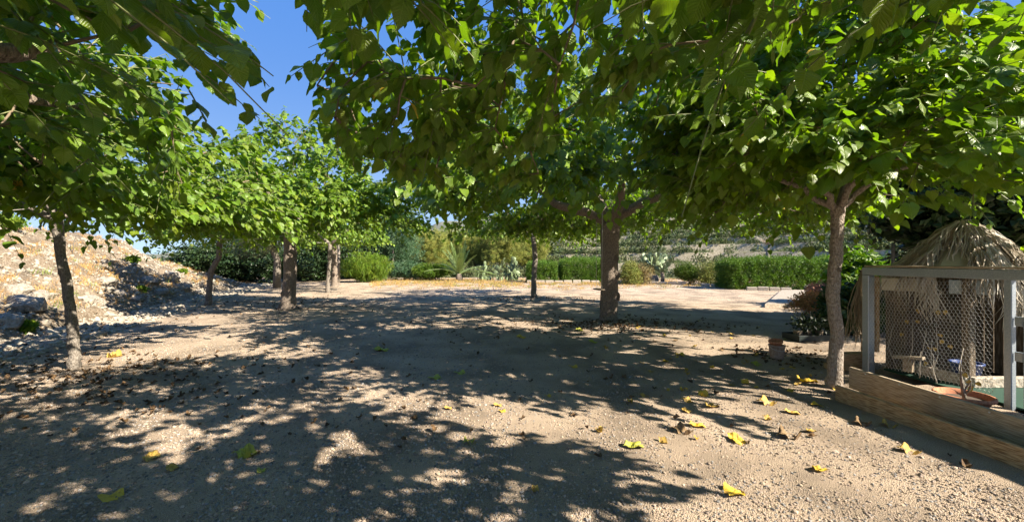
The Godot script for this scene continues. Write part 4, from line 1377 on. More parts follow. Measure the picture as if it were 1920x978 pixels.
func build_coop() -> void:
	var rng := rnd(301)
	var coop := thing("wire_coop", "galvanised wire-mesh coop in front of the thatched hut", "animal coop", Vector3(4.7, 0, -5.2))
	var dir := Vector3(0.12, 0, 1.0).normalized()           # along the side that is seen, towards the camera
	var out := Vector3(-dir.z, 0, dir.x)                    # to the left of that side
	var turn := Basis(dir.cross(Vector3.DOWN).normalized() * -1.0, Vector3.UP, dir)
	turn = Basis(Vector3.UP.cross(dir).normalized(), Vector3.UP, dir)
	var bar := func(a: Vector3, b: Vector3, w: float, h: float, mat: Material, nm: String, up := Vector3.UP):
		var xf := between(a, b, up)
		return obj(nm, box_mesh(Vector3(w, h, a.distance_to(b)), 0.006), mat, coop, xf)
	var along := func(t: float, y: float) -> Vector3: return dir * t + Vector3(0, y, 0)
	bar.call(along.call(0, 0.02), along.call(0, 1.315), 0.095, 0.085, M.zinc, "post", dir)
	bar.call(along.call(1.36, 0.02), along.call(1.36, 1.315), 0.055, 0.06, M.zinc, "post", dir)
	bar.call(along.call(-0.05, 1.365), along.call(3.2, 1.365), 0.08, 0.1, M.zinc, "top_rail")
	bar.call(along.call(-0.03, 1.432) - out * 0.05, along.call(3.2, 1.432) - out * 0.05, 0.17, 0.022, M.plank_grey, "top_board")
	bar.call(along.call(0.0, 0.3) - out * 0.12, along.call(0.0, 1.3) - out * 0.12, 0.05, 0.05, M.plank, "inner_post", dir)
	# back side, running right
	bar.call(Vector3(0.1, 1.365, -0.03), Vector3(2.6, 1.365, 0.28), 0.07, 0.09, M.zinc, "back_rail")
	bar.call(Vector3(2.6, 0, 0.28), Vector3(2.6, 1.31, 0.28), 0.07, 0.07, M.zinc, "post", Vector3.BACK)
	# gate beyond the second post
	var gate := Node3D.new()
	gate.name = "gate"
	coop.add_child(gate, true)
	for s in [[along.call(1.5, 0.1), along.call(1.5, 1.24), 0.06], [along.call(1.5, 1.27), along.call(2.5, 1.27), 0.05], [along.call(2.5, 0.1), along.call(2.5, 1.24), 0.06]]:
		obj("frame_bar", box_mesh(Vector3(s[2], s[2], (s[0] as Vector3).distance_to(s[1])), 0.005), M.zinc, gate, between(s[0], s[1], dir if absf((s[1] - s[0]).y) > 0.5 else Vector3.UP))
	for t in [0.28, 0.62]:
		obj("hinge", box_mesh(Vector3(0.03, 0.09, 0.06), 0.004), M.zinc, gate, Transform3D(turn, along.call(1.43, t + 0.3)))
	# hexagonal wire netting on the side that is seen
	var st := begin()
	var pitch := 0.037
	var rowh := 0.034
	var wire := func(a: Vector3, b: Vector3, w: float):
		var z := (b - a).normalized()
		var x := z.cross(out).normalized()
		var p := [x * w, (-x * 0.5 + out * 0.87) * w, (-x * 0.5 - out * 0.87) * w]
		for k in 3:
			var n := (k + 1) % 3
			quad(st, a + p[k], a + p[n], b + p[n], b + p[k])
	var pos := func(i: float, j: float) -> Vector3:
		var u := 0.05 + i * pitch * 0.5
		var v := 0.16 + j
		return along.call(u, v) + out * (0.03 + 0.008 * sin(u * 9.0 + v * 5.0)) + Vector3(0, 0.006 * sin(u * 14.0), 0)
	var cols := int(1.25 / pitch)
	for j in 33:
		var y := j * rowh
		for i in cols:
			var k := 2.0 * i + (1.0 if j % 2 else 0.0)
			wire.call(pos.call(k, y), pos.call(k, y + rowh * 0.55), 0.0017)
			wire.call(pos.call(k, y + rowh * 0.55), pos.call(k + 1, y + rowh), 0.0012)
			wire.call(pos.call(k, y + rowh * 0.55), pos.call(k - 1 if k > 0 else k, y + rowh), 0.0012)
	obj("wire_netting", done(st), M.wire, coop).set_meta("kind", "stuff")
	# floor of green matting inside
	var mat_mesh := box_mesh(Vector3(2.0, 0.02, 2.6), 0.004)
	var turf := obj("green_matting", mat_mesh, M.turf)
	turf.position = Vector3(5.9, 0.075, -3.9)
	tag(turf, "green matting on the floor of the wire coop", "mat")

	# thatched hut inside the coop
	var hut := thing("thatched_hut", "small wooden hut with an open doorway and a ragged dry palm-frond roof", "hut", Vector3(5.66, 0, -4.95))
	var half := 0.46
	for k in 4:
		var cx := half * (1 if k % 2 else -1)
		var cz := half * (1 if k > 1 else -1)
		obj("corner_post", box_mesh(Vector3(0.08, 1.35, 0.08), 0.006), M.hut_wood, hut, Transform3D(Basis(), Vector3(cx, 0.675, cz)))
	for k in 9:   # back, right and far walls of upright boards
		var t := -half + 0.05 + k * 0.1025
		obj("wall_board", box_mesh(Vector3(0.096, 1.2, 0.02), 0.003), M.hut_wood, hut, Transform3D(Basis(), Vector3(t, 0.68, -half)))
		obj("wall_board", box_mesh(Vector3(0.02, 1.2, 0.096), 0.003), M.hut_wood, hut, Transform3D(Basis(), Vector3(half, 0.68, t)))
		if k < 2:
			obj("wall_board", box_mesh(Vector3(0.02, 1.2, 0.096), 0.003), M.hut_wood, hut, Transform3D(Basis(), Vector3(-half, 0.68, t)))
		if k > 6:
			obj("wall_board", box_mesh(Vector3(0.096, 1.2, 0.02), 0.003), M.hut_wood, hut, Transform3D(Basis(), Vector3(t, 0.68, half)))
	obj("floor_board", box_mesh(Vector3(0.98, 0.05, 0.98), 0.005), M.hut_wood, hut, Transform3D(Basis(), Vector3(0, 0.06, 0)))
	obj("door_sill", box_mesh(Vector3(0.09, 0.11, 0.6), 0.006), M.stone_edge, hut, Transform3D(Basis(), Vector3(-half - 0.04, 0.14, 0.2)))
	obj("door_sill", box_mesh(Vector3(0.7, 0.11, 0.09), 0.006), M.stone_edge, hut, Transform3D(Basis(), Vector3(-0.15, 0.14, half + 0.05)))
	obj("pale_panel", box_mesh(Vector3(0.02, 0.16, 0.3), 0.003), M.pale, hut, Transform3D(Basis(Vector3.UP, 0.6), Vector3(-0.44, 1.2, 0.44)))
	# roof: eight planed panels meeting at the ridge point, with fronds on top
	var apex := Vector3(0, 1.93, 0)
	var roof_st := begin()
	for k in 8:
		var a := TAU * (k + 0.5) / 8.0
		var b := TAU * (k + 1.5) / 8.0
		var p := Vector3(cos(a) * 0.66, 1.36, sin(a) * 0.66)
		var q := Vector3(cos(b) * 0.66, 1.36, sin(b) * 0.66)
		var ps := begin()
		ps.set_smooth_group(-1)
		tri(ps, apex, p, q)
		var dn := Vector3(0, -0.025, 0)
		tri(ps, apex + dn, q + dn, p + dn)
		quad(ps, p, p + dn, q + dn, q)
		quad(ps, apex, apex + dn, p + dn, p)
		obj("roof_panel", done(ps), M.cream, hut)
	var roof_slope := atan2(0.57, 0.66)
	var fronds: Array = []
	for k in 4:
		fronds.append(thatch_frond(0.80, 0.26, 40, rng))
	for k in 26:
		var a := TAU * k / 26.0 + rng.randf_range(-0.08, 0.08)
		# one face towards the camera is left almost bare, as the photograph shows
		var facing := wrapf(a - 5.2, -PI, PI)
		if absf(facing) < 0.23:
			continue
		var b := Basis(Vector3.UP, a) * Basis(Vector3.RIGHT, roof_slope + rng.randf_range(-0.05, 0.03))
		obj("palm_frond", fronds[k % 4], M.thatch[rng.randi() % 4], hut, Transform3D(b, apex + Vector3(0, 0.05 + rng.randf() * 0.03, 0) + Basis(Vector3.UP, a) * Vector3(0, -0.02, 0.04)))
	for k in 18:
		var a := TAU * k / 18.0 + rng.randf_range(-0.1, 0.1)
		var b := Basis(Vector3.UP, a) * Basis(Vector3.RIGHT, roof_slope + 0.05)
		var at := Basis(Vector3.UP, a) * Vector3(0, -0.31, 0.36)
		if absf(wrapf(a - 5.2, -PI, PI)) < 0.3:
			continue
		obj("palm_frond", fronds[(k + 1) % 4], M.thatch[rng.randi() % 4], hut, Transform3D(b, apex + at + Vector3(0, 0.07, 0)))
	# skirts of fronds hanging from the eaves
	var skirt: Array = [thatch_frond(0.6, 0.24, 44, rng), thatch_frond(0.45, 0.26, 36, rng)]
	for k in [[-1.9, 0.62, 0], [-1.25, 0.66, 0], [-0.3, 0.68, 0], [0.0, 0.68, 0], [0.3, 0.66, 1], [-2.4, 0.66, 1], [1.2, 0.66, 0], [2.2, 0.66, 1]]:
		var b := Basis(Vector3.UP, k[0]) * Basis(Vector3.RIGHT, 1.35)
		obj("hanging_frond", skirt[k[2]], M.thatch[rng.randi() % 3], hut, Transform3D(b, Basis(Vector3.UP, k[0]) * Vector3(0, 1.37, k[1])))
	# knot of fronds bundled over the eave nearest the camera
	for k in 5:
		var b := Basis(Vector3.UP, -0.45 + k * 0.16) * Basis(Vector3.RIGHT, 0.95 + 0.1 * k)
		obj("palm_frond", thatch_frond(0.6, 0.42, 24, rng), M.thatch[(k + 1) % 4], hut, Transform3D(b, Basis(Vector3.UP, -0.3) * Vector3(0, 1.70, 0.32)))
	# loose frond curtain hanging left of the coop
	var curtain := thing("palm_curtain", "bundle of brown palm fronds hanging beside the coop's left post", "palm fronds", Vector3(5.35, 0, -6.0))
	var pole := begin()
	tube(pole, [Vector3(0, 0, 0), Vector3(0, 1.35, 0)], [0.03, 0.03], 8)
	obj("pole", done(pole), M.hut_wood, curtain)
	for k in 6:
		obj("dry_frond", thatch_frond(1.15, 0.16, 26, rng), M.thatch[[0, 2, 2, 0, 2, 0][k]], curtain, Transform3D(Basis(Vector3.UP, TAU * k / 6.0) * Basis(Vector3.RIGHT, 1.4), Vector3(0, 1.36, 0)))
	# things inside
	var tub := obj("blue_tub", lathe([Vector2(0.0, 0.02), Vector2(0.12, 0.02), Vector2(0.13, 0.0), Vector2(0.165, 0.27), Vector2(0.185, 0.275), Vector2(0.185, 0.29), Vector2(0.155, 0.29), Vector2(0.12, 0.03), Vector2(0, 0.03)]), M.blue)
	tub.scale = Vector3.ONE * 0.8
	tub.position = Vector3(5.3, 0.09, -4.6)
	tag(tub, "blue plastic tub standing in the dark hut", "tub")
	var scrap := thing("board_scrap", "short pale board lying inside the coop near its left post", "board", Vector3(4.98, 0.12, -4.95), 0.5)
	obj("board", box_mesh(Vector3(0.1, 0.035, 0.28), 0.004), M.plank_grey, scrap, Transform3D(Basis(Vector3.RIGHT, -0.12), Vector3(0, 0.17, 0)))
	obj("block", box_mesh(Vector3(0.09, 0.15, 0.09), 0.004), M.plank_grey, scrap, Transform3D(Basis(), Vector3(0, 0.07, 0.0)))
	var tan_board := obj("tan_board", box_mesh(Vector3(0.02, 0.16, 0.36), 0.003), M.cream)
	tan_board.transform = Transform3D(Basis(Vector3.UP, 0.75), Vector3(4.98, 1.2, -5.05))
	tag(tan_board, "tan board fixed under the coop's top rail at its left corner", "board")
	# dry stalks inside the netting
	var stalks := thing("dry_stalks", "thin dry vine stalks hanging on the wire netting", "dried plant", Vector3(4.95, 0.1, -4.7))
	for k in 9:
		var s := begin()
		var b := Vector3(rng.randf_range(-0.08, 0.1), 0, rng.randf_range(-0.45, 0.55))
		var e := b + Vector3(rng.randfn(0, 0.04), rng.randf_range(0.25, 0.75), rng.randfn(0, 0.18))
		tube(s, [b, b.lerp(e, 0.4) + Vector3(0, 0.03, rng.randfn(0, 0.06)), e], [0.006, 0.004, 0.003], 5)
		obj("stalk", done(s), M.thatch[1], stalks)
	for k in 12:
		obj("dry_leaf", leaf_lo[k % 2], M.fallen[1], stalks, leaf_frame(Vector3(rng.randf_range(-0.03, 0.05), rng.randf_range(0.2, 0.85), rng.randf_range(-0.3, 0.2)), Vector3(rng.randfn(0, 0.3), -1, rng.randfn(0, 0.3)), Vector3(-1, rng.randfn(0, 0.4), 0.3), 0.05))

	# timber edging in front of the coop
	var lower := obj("edging_plank", box_mesh(Vector3(0.045, 0.165, 2.9), 0.006), M.plank)
	lower.transform = between(Vector3(3.52, 0.075, -4.27), Vector3(3.86, 0.075, -1.4))
	tag(lower, "brown lower timber plank lying on edge along the gravel", "plank", "timber edging of the coop bed")
	var upper := thing("edging_plank", "greyer upper timber plank behind the lower one, screwed along its top", "plank", Vector3.ZERO, 0.0, "timber edging of the coop bed")
	obj("board", box_mesh(Vector3(0.04, 0.24, 3.0), 0.006), M.plank_grey, upper, between(Vector3(3.86, 0.175, -4.5), Vector3(3.97, 0.175, -1.5)))
	for k in 6:
		var p := Vector3(3.86, 0.27, -4.5).lerp(Vector3(3.97, 0.27, -1.5), 0.07 + k * 0.12)
		obj("screw", lathe([Vector2(0.0, 0.006), Vector2(0.006, 0.005), Vector2(0.008, 0.0)], 8), M.wire, upper, Transform3D(Basis(Vector3.BACK, PI / 2), p + Vector3(-0.0205, 0, 0)))
	# bed of earth between the planks and the coop
	var bed := begin()
	for i in 16:
		for k in 6:
			var c := func(a: int, b: int) -> Vector3:
				var p := Vector3(lerpf(3.87, 4.75, b / 6.0), 0.09, lerpf(-4.5, -1.5, a / 16.0))
				p.y += swell.get_noise_2d(p.x * 30.0, p.z * 30.0) * 0.03
				return p
			quad(bed, c.call(i, k), c.call(i, k + 1), c.call(i + 1, k + 1), c.call(i + 1, k))
	struct("earth_bed", done(bed), M.ground)
	# terracotta bowl with a dead stem
	var bowl := thing("plant_bowl", "wide terracotta bowl holding a dry stem behind the upper plank", "plant pot", Vector3(4.26, 0.09, -3.72))
	bowl.scale = Vector3.ONE * 0.72
	obj("bowl", lathe([Vector2(0.0, 0.0), Vector2(0.17, 0.0), Vector2(0.255, 0.17), Vector2(0.285, 0.175), Vector2(0.292, 0.195), Vector2(0.285, 0.22), Vector2(0.262, 0.222), Vector2(0.245, 0.17), Vector2(0.2, 0.12)], 48), M.terracotta, bowl)
	obj("soil", lathe([Vector2(0.0, 0.155), Vector2(0.12, 0.165), Vector2(0.247, 0.15)], 30), M.soil, bowl)
	var stem := begin()
	tube(stem, [Vector3(0.02, 0.14, 0), Vector3(-0.02, 0.28, 0.01), Vector3(-0.03, 0.42, 0), Vector3(-0.06, 0.62, 0.02)], [0.022, 0.018, 0.012, 0.005], 7, 0.15, rng)
	tube(stem, [Vector3(-0.02, 0.26, 0.01), Vector3(0.06, 0.36, 0.02), Vector3(0.07, 0.47, 0.02)], [0.014, 0.01, 0.005], 6, 0.15, rng)
	tube(stem, [Vector3(0.01, 0.2, 0.0), Vector3(0.03, 0.3, 0.05), Vector3(0.02, 0.4, 0.07)], [0.012, 0.008, 0.004], 6, 0.15, rng)
	tube(stem, [Vector3(-0.03, 0.2, 0.0), Vector3(-0.12, 0.27, 0.0), Vector3(-0.2, 0.3, 0.03)], [0.006, 0.005, 0.003], 5, 0.1, rng)
	obj("dry_stem", done(stem), M.bark_grey, bowl)
	for k in 5:
		obj("dry_leaf", leaf_lo[k % 2], M.fallen[1], bowl, leaf_frame(Vector3(0.03 + 0.05 * rng.randfn(0, 1), 0.38 + 0.05 * rng.randfn(0, 1), 0.02), Vector3(rng.randfn(0, 0.5), -1, rng.randfn(0, 0.5)), Vector3(-1, 0.3, 0.5), 0.06))
	# planks stacked behind the right-hand trunk
	var boards := ["lowest", "middle", "top"]
	for k in 3:
		var o := obj("stacked_board", box_mesh(Vector3(0.5, 0.075, 0.14), 0.005), M.board)
		o.transform = Transform3D(Basis(Vector3.UP, 0.1 * k - 0.1), Vector3(4.62 + 0.03 * k, 0.04 + 0.078 * k, -5.45))
		tag(o, "%s dark board in the stack between the pale trunk and the coop" % boards[k], "board", "boards stacked by the coop")
	# open shed beside the coop, outside the frame: its roof shades the planks' near end
	var shed := thing("open_shed", "open timber shed standing to the right of the coop", "shed", Vector3(6.7, 0, -1.0))
	obj("shed_roof", box_mesh(Vector3(1.8, 0.06, 3.2), 0.006), M.plank_grey, shed, Transform3D(Basis(), Vector3(0, 1.9, 0)))
	for k in 4:
		obj("post", box_mesh(Vector3(0.09, 1.87, 0.09), 0.006), M.plank, shed, Transform3D(Basis(), Vector3(0.82 * (1 if k % 2 else -1), 0.935, 1.5 * (1 if k > 1 else -1))))
	for k in 8:
		obj("wall_board", box_mesh(Vector3(0.025, 0.22, 3.0), 0.004), M.plank_grey, shed, Transform3D(Basis(), Vector3(-0.9, 0.15 + k * 0.225, 0)))

# ---------------------------------------------------------------- smaller things of the yard
func build_yard_things() -> void:
	var rng := rnd(401)
	# bucket with a clay pot in it
	var bp := on_ground(1457, 671)
	var bucket := thing("plastic_bucket", "weathered pinkish bucket with wire handle and a clay pot inside", "bucket", bp)
	bucket.scale = Vector3.ONE * 0.86
	obj("bucket_body", lathe([Vector2(0.0, 0.0), Vector2(0.098, 0.0), Vector2(0.104, 0.01), Vector2(0.125, 0.22), Vector2(0.134, 0.222), Vector2(0.134, 0.24), Vector2(0.122, 0.24), Vector2(0.1, 0.02), Vector2(0, 0.015)], 36), M.bucket, bucket)
	var hd := begin()
	var hp: Array = []
	for k in 13:
		var a := PI * k / 12.0
		hp.append(Vector3(cos(a) * 0.137, 0.21 - sin(a) * 0.06, sin(a) * 0.125 + 0.012))
	tube(hd, hp, [0.004, 0.004, 0.004, 0.004, 0.004, 0.004, 0.004, 0.004, 0.004, 0.004, 0.004, 0.004, 0.004], 6)
	obj("handle", done(hd), M.wire, bucket)
	var pot := obj("clay_pot", lathe([Vector2(0.0, 0.0), Vector2(0.07, 0.0), Vector2(0.098, 0.14), Vector2(0.112, 0.142), Vector2(0.115, 0.18), Vector2(0.104, 0.182), Vector2(0.09, 0.13), Vector2(0.0, 0.12)], 36), M.terracotta)
	pot.scale = Vector3.ONE * 0.86
	pot.position = bp + Vector3(-0.01, 0.125, 0)
	pot.rotation = Vector3(0.1, 0, 0.12)
	tag(pot, "small terracotta pot tilted inside the weathered bucket", "plant pot")
	# crate of seedlings under the trees
	var cp := on_ground(1515, 636)
	var crate := thing("seedling_crate", "dark green plastic crate of seedlings behind the bucket", "crate", cp, 0.1)
	for s in [[Vector3(0, 0.06, 0.2), Vector3(0.72, 0.11, 0.015)], [Vector3(0, 0.06, -0.2), Vector3(0.72, 0.11, 0.015)], [Vector3(0.36, 0.06, 0), Vector3(0.015, 0.11, 0.385)], [Vector3(-0.36, 0.06, 0), Vector3(0.015, 0.11, 0.385)], [Vector3(0, 0.012, 0), Vector3(0.70, 0.02, 0.38)]]:
		obj("crate_side", box_mesh(s[1], 0.003), M.crate, crate, Transform3D(Basis(), s[0]))
	for k in 3:
		obj("seedling_pot", lathe([Vector2(0.0, 0.0), Vector2(0.06, 0.0), Vector2(0.08, 0.15), Vector2(0.07, 0.15), Vector2(0.0, 0.13)], 18), M.hut_wood, crate, Transform3D(Basis(), Vector3(-0.22 + k * 0.21, 0.03, 0.02)))
	var fine := sprig_mesh(14, 0.07, 0.016, 0.1, 51)
	bush("seedlings", "spindly dark seedlings growing out of the green crate", "plant", cp + Vector3(0, 0.12, 0), Vector3(0.65, 0.34, 0.36), 45, fine, M.dark, {"seed": 71, "stems": 4, "stem_r": 0.006, "tone": Color(0.5, 0.5, 0.5)})
	# dark bush behind the pale trunk and dry bushes by the slab
	var big := sprig_mesh(14, 0.12, 0.04, 0.15, 52)
	bush("dark_bush", "dark leafy bush between the pale trunk and the coop post", "bush", Vector3(7.15, 0, -8.1), Vector3(0.95, 1.0, 0.9), 500, big, M.dark, {"seed": 72, "lobes": 7, "tone": Color(1.2, 1.3, 1.1)})
	bush("dry_bush", "dry rust-brown bush in front of the concrete slab", "bush", on_ground(1513, 590), Vector3(1.15, 0.55, 0.8), 340, fine, M.dry, {"seed": 73, "lobes": 6, "tone": Color(1.15, 0.9, 0.75), "stem_r": 0.01})
	bush("succulent_bush", "pinkish succulent bush beside the concrete slab, left of the pale trunk", "bush", Vector3(10.1, 0.1, -12.9), Vector3(1.0, 0.75, 0.8), 340, fine, M.pink, {"seed": 74, "lobes": 6, "stem_r": 0.015})
	bush("dark_bush", "low bright-leaved plant with red flowers right of the pale trunk", "bush", Vector3(10.4, 0.0, -11.0), Vector3(1.7, 1.0, 1.0), 420, big, M.hedge, {"seed": 75, "lobes": 6, "stem_r": 0.015})
	# concrete slab path
	var slab := begin()
	slab.set_smooth_group(-1)
	var a := Vector3(8.15, 0, -12.7)
	var b := Vector3(9.7, 0, -13.0)
	var c := Vector3(14.4, 0, -19.0)
	var d := Vector3(13.0, 0, -19.0)
	var h := Vector3(0, 0.11, 0)
	quad(slab, a + h, d + h, c + h, b + h)
	for e in [[a, b], [b, c], [c, d], [d, a]]:
		quad(slab, e[0] - h, e[0] + h, e[1] + h, e[1] - h)
	struct("concrete_path", done(slab), M.concrete)
	# edging stones along the far border: one by one
	var n := 0
	for seg in [[Vector3(6.3, 0, -26.6), Vector3(11.0, 0, -24.8), 9, "squared edging stone between the central trunk and the tree-like prickly pear"], [Vector3(11.2, 0, -23.4), Vector3(14.6, 0, -21.0), 8, "squared edging stone in front of the border shrubs left of the long hedge"], [Vector3(12.0, 0, -20.2), Vector3(13.9, 0, -19.6), 4, "squared edging stone below the long hedge near the concrete path"], [Vector3(1.0, 0, -27.0), Vector3(6.0, 0, -27.0), 8, "squared edging stone at the foot of the clipped square hedge"]]:
		for k in seg[2]:
			var p: Vector3 = (seg[0] as Vector3).lerp(seg[1], (k + 0.5) / seg[2])
			var l: float = (seg[0] as Vector3).distance_to(seg[1]) / seg[2] - 0.03
			var o := obj("edging_stone", box_mesh(Vector3(l * rng.randf_range(0.9, 1.0), 0.24 * rng.randf_range(0.85, 1.2), 0.16), 0.02), M.stone_edge)
			o.transform = Transform3D(between(seg[0], seg[1]).basis * Basis(Vector3.UP, PI / 2 + rng.randfn(0, 0.03)), p + Vector3(0, 0.06, 0))
			tag(o, seg[3], "stone", "edging stones of the far border")
			n += 1
	# pale stone under the tree-like prickly pear
	var white := obj("white_stone", lump(rng, 0.16, 7, 10), M.rock)
	white.transform = Transform3D(Basis().scaled(Vector3(0.5, 0.42, 0.3)), Vector3(9.3, 0.3, -26.4))
	tag(white, "white boulder beneath the tree-like prickly pear", "rock")
	# swing hung from the centre tree
	var swing := thing("rope_swing", "rope swing hanging at the left side of the central trunk", "swing", Vector3(2.21, 0, -9.75))
	obj("swing_seat", box_mesh(Vector3(0.16, 0.03, 0.42), 0.006), M.hut_wood, swing, Transform3D(Basis(Vector3.UP, 0.15), Vector3(-0.06, 0.80, 0)))
	for s in [-1.0, 1.0]:
		var rp := begin()
		tube(rp, [Vector3(-0.06 + 0.03 * s, 0.8, 0.18 * s), Vector3(-0.05 + 0.03 * s, 1.8, 0.18 * s), Vector3(-0.04 + 0.03 * s, 2.85, 0.18 * s)], [0.007, 0.007, 0.007], 6)
		obj("rope", done(rp), M.rope, swing)
	# clothes-line wires strung along the left row
	for w in [[Vector3(-10.0, 2.32, -5.6), Vector3(-6.38, 2.27, -5.52), "pale line running left from the dark slanting tree"], [Vector3(-10.6, 2.32, -13.2), Vector3(-6.9, 2.3, -12.15), "pale line strung between the leaning trunk and the flared trunk"], [Vector3(-6.85, 2.32, -12.3), Vector3(-8.7, 2.4, -18.7), "pale line strung between the flared trunk and the dappled slim trunk"]]:
		var ws := begin()
		var pts: Array = []
		var rr: Array = []
		for k in 11:
			var t := k / 10.0
			pts.append((w[0] as Vector3).lerp(w[1], t) + Vector3.DOWN * 0.12 * 4.0 * t * (1 - t))
			rr.append(0.006)
		tube(ws, pts, rr, 5)
		tag(obj("line_wire", done(ws), M.rope), w[2], "wire", "lines strung between the trees")
	# coil of pale pipe on the bank crest
	var coil := begin()
	var cpts: Array = []
	var crr: Array = []
	for k in 49:
		var t := k / 48.0 * TAU * 3.0
		cpts.append(Vector3(cos(t) * (0.28 + 0.02 * sin(t * 0.7)) + 0.18 * k / 48.0, 0.26 + sin(t) * 0.26, k * 0.012))
		crr.append(0.022)
	tube(coil, cpts, crr, 7)
	var co := obj("pipe_coil", done(coil), M.coil)
	co.position = on_bank(258, 428)
	tag(co, "pale blue coil of pipe on the crest of the bank", "pipe coil")
	# thin bare sapling on the bank
	var sap := begin()
	tube(sap, [Vector3(-0.05, -0.1, 0), Vector3(0, 0.35, 0), Vector3(0.1, 0.75, 0), Vector3(0.1, 1.15, 0)], [0.016, 0.013, 0.01, 0.006], 6, 0.1, rng)
	var so := obj("bare_sapling", done(sap), M.bark_grey)
	so.position = on_bank(137, 478)
	tag(so, "thin bare sapling stem on the bank right of the slanting trunk", "sapling")

# ---------------------------------------------------------------- fallen leaves
func build_litter() -> void:
	var rng := rnd(501)
	var flat: Array = [leaf_mesh(14, 5, 0.06, -0.04, 0.25, 0.02, 0.95, 61, true, 0.13), leaf_mesh(14, 5, 0.16, -0.09, 0.32, 0.03, 0.95, 62, true, 0.2), leaf_mesh(14, 5, 0.26, -0.08, 0.5, 0.04, 0.75, 63, true, 0.3)]
	# pixel, width in pixels, material (0 yellow, 1 ochre, 2 brown, 3 lime), shape, heading, label
	var named := [
		[1378, 824, 44, 0, 1, 0.4, "yellow leaf with raised rim lying alone on sunlit gravel, middle right"],
		[1374, 928, 54, 0, 0, 2.4, "broad yellow leaf with brown edges, nearest the bottom right"],
		[1535, 885, 36, 0, 1, 2.2, "yellow leaf alone on bare gravel in front of the timber plank"],
		[1332, 764, 36, 1, 1, 2.2, "golden-brown leaf below the pair of yellow leaves on the sunlit gravel"],
		[1316, 739, 30, 0, 2, 0.3, "curled yellow leaf resting on a brown one in the sunlit gravel"],
		[1287, 753, 24, 1, 2, 0.9, "upright curled ochre leaf left of the pair on sunlit gravel"],
		[1304, 800, 36, 0, 1, 1.7, "yellow leaf lying over the long brown curled leaf"],
		[1274, 811, 46, 2, 2, 1.3, "long brown shrivelled leaf under a yellow one"],
		[1184, 840, 44, 3, 1, 1.8, "olive-yellow leaf at the jagged edge of the shadow"],
		[1241, 829, 24, 1, 2, 0.5, "ochre crumpled leaf just right of the shadow edge"],
		[200, 936, 48, 0, 0, 1.6, "bright yellow leaf in a light patch at the bottom left"],
		[283, 859, 38, 1, 1, 0.8, "mottled yellow leaf in the shade, lower left"],
		[319, 881, 30, 1, 1, 1.2, "small orange-tan leaf right of the mottled yellow one in the shade"],
		[455, 858, 52, 3, 2, 1.7, "narrow lime-yellow leaf in the shade, lower left of centre"],
		[487, 888, 20, 3, 0, 1.0, "little green-yellow leaf below the narrow lime one"],
		[876, 834, 34, 3, 2, 2.6, "curled olive-green leaf in the shade at the bottom centre"],
		[1002, 919, 24, 1, 2, 0.3, "ochre cupped leaf by a light patch at the bottom centre"],
		[1698, 846, 42, 1, 2, 1.2, "crumpled leaf half yellow, at the edge of the shade near the planks"],
		[1395, 716, 22, 0, 2, 0.2, "small twisted yellow leaf straight below the bucket"],
		[1433, 757, 40, 1, 2, 1.4, "flat brownish-yellow leaf between the bucket and the plank end"],
		[1482, 774, 32, 1, 1, 1.5, "yellow-brown curled leaf left of the plank's end"],
		[1530, 760, 28, 0, 0, 1.8, "flat yellow leaf just left of the plank's end"],
		[1565, 728, 22, 0, 0, 0.4, "yellow leaf leaning against the foot of the pale trunk"],
		[1508, 714, 48, 0, 1, 1.9, "large yellow leaf in the shade left of the pale trunk"],
		[1416, 683, 26, 3, 1, 0.1, "lime-yellow leaf standing below the bucket in the shade edge"],
		[1473, 820, 56, 2, 2, 1.8, "brown shrivelled leaf alone on the sunlit gravel"],
		[1612, 796, 38, 2, 2, 1.5, "dark brown crumpled leaf left of the lower plank"],
		[1662, 800, 34, 1, 2, 1.5, "tan crumpled leaf right of the dark brown one by the plank"],
		[1275, 666, 26, 0, 0, 1.5, "yellow leaf right of the central trunk on the shade edge"],
		[711, 657, 34, 3, 1, 1.6, "yellow-green leaf in a light patch at centre left"],
		[859, 700, 26, 3, 0, 1.4, "lime leaf in the shade at the middle of the yard"],
		[812, 710, 28, 3, 0, 1.7, "olive leaf left of the lime leaf in the middle of the yard"],
		[1073, 689, 20, 0, 0, 1.1, "small yellow leaf at the rim of the big tree's shadow"],
		[1026, 743, 16, 0, 0, 1.5, "tiny bright yellow leaf on a shadow finger at the centre"],
		[940, 771, 16, 0, 0, 1.2, "bright yellow leaf beside an orange one at the centre"],
		[931, 760, 20, 1, 1, 1.5, "orange leaf just above the bright yellow one at the centre"],
		[838, 767, 18, 1, 1, 1.6, "orange-tan leaf on a light patch left of centre"],
		[210, 668, 36, 1, 2, 1.2, "yellow-brown crumpled leaf right of the dark slanting trunk"],
		[1110, 642, 22, 3, 1, 0.9, "yellow leaf among the litter in front of the central trunk"],
		[1085, 618, 20, 3, 1, 0.5, "yellowish leaf in the litter left of the central trunk's foot"],
		[975, 634, 24, 0, 1, 1.0, "yellow leaf on a light patch left of the central trunk"],
	]
	for q in named:
		var p := on_ground(q[0], q[1])
		var w: float = q[2] / FOCAL * -p.z * 0.8
		var o := obj("fallen_leaf", flat[q[4]], M.fallen[q[3]])
		var b := Basis(Vector3.UP, q[5]) * Basis(Vector3.RIGHT, -PI / 2 + rng.randfn(0.1, 0.05))
		o.transform = Transform3D(b.scaled_local(Vector3.ONE * w), Vector3(p.x, ground_y(p.x, p.z) + 0.012, p.z) - b.y * w * 0.5)
		tag(o, q[6], "leaf", "fallen leaves on the gravel")
	# lesser leaves that nothing tells apart
	var made := 0
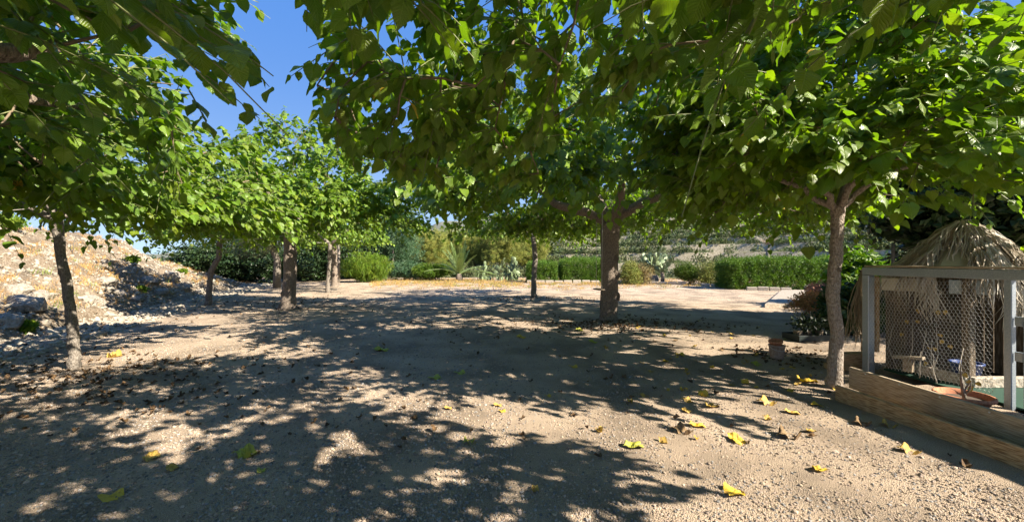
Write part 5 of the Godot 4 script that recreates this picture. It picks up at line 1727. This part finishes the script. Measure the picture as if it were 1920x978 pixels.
	for i in 400:
		if made >= 60:
			break
		var px := rng.randf_range(1100, 1560)
		var py := rng.randf_range(640, 830)
		if rng.randf() < 0.5:
			px = rng.randf_range(1180, 1440)
			py = rng.randf_range(600, 700)
		var p := on_ground(px, py)
		if p.x > 3.4 and p.z > -4.6:
			continue
		var w := rng.randf_range(0.045, 0.1)
		var pick: int = [1, 1, 2, 0][rng.randi() % 4]
		var o := obj("fallen_leaf", flat[1 + rng.randi() % 2], M.fallen[pick])
		var b := Basis(Vector3.UP, rng.randf() * TAU) * Basis(Vector3.RIGHT, -PI / 2 + rng.randfn(0.1, 0.2))
		o.transform = Transform3D(b.scaled_local(Vector3.ONE * w), Vector3(p.x, ground_y(p.x, p.z) + 0.012, p.z))
		var near_trunk := py < 700.0 and px < 1445.0
		tag(o, "small curled %s leaf %s" % [["yellow", "tan", "brown", "lime"][pick], "in the litter on the right of the central trunk" if near_trunk else "on the open gravel between the planks and the tree shadow"], "leaf", "small dry leaves on the gravel")
		made += 1
	# dark leaf litter gathered round the trunks
	var crumpled := leaf_mesh(6, 2, 0.9, -0.35, 0.6, 0.0, 0.9, 64, false)
	var xfs: Array = []
	var cols := PackedColorArray()
	for spot in [[Vector2(2.6, -9.3), 1.9, 1.1, 520], [Vector2(0.9, -15.6), 2.2, 1.0, 220], [Vector2(-5.6, -5.3), 2.2, 1.0, 380], [Vector2(-9.5, -8.5), 2.6, 1.8, 180], [Vector2(-8.0, -14.0), 3.0, 2.4, 300], [Vector2(-4.5, -4.0), 2.0, 0.8, 90], [Vector2(-1.0, -8.5), 3.5, 2.5, 120], [Vector2(4.4, -6.2), 0.9, 0.7, 130], [Vector2(3.6, -3.3), 0.25, 0.9, 40], [Vector2(0.5, -4.0), 3.5, 1.6, 60]]:
		for i in spot[3]:
			var x: float = spot[0].x + rng.randfn(0, 0.6) * spot[1]
			var z: float = spot[0].y + rng.randfn(0, 0.6) * spot[2]
			if z > -1.7 or (x > 3.4 and z > -4.4):
				continue
			var s := rng.randf_range(0.03, 0.07)
			var b := Basis(Vector3.UP, rng.randf() * TAU) * Basis(Vector3.RIGHT, -PI / 2 + rng.randfn(0.0, 0.35))
			xfs.append(Transform3D(b.scaled_local(Vector3.ONE * s), Vector3(x, maxf(ground_y(x, z), bank_y(x, z)) + 0.01, z)))
			var v := rng.randf_range(0.3, 0.9)
			cols.append(Color(v * 1.1, v, v * 0.9))
	stuff_copies("leaf_litter", crumpled, M.litter, xfs, cols)
	get_child(-1).set_meta("label", "dark shrivelled leaf litter gathered round the tree trunks")
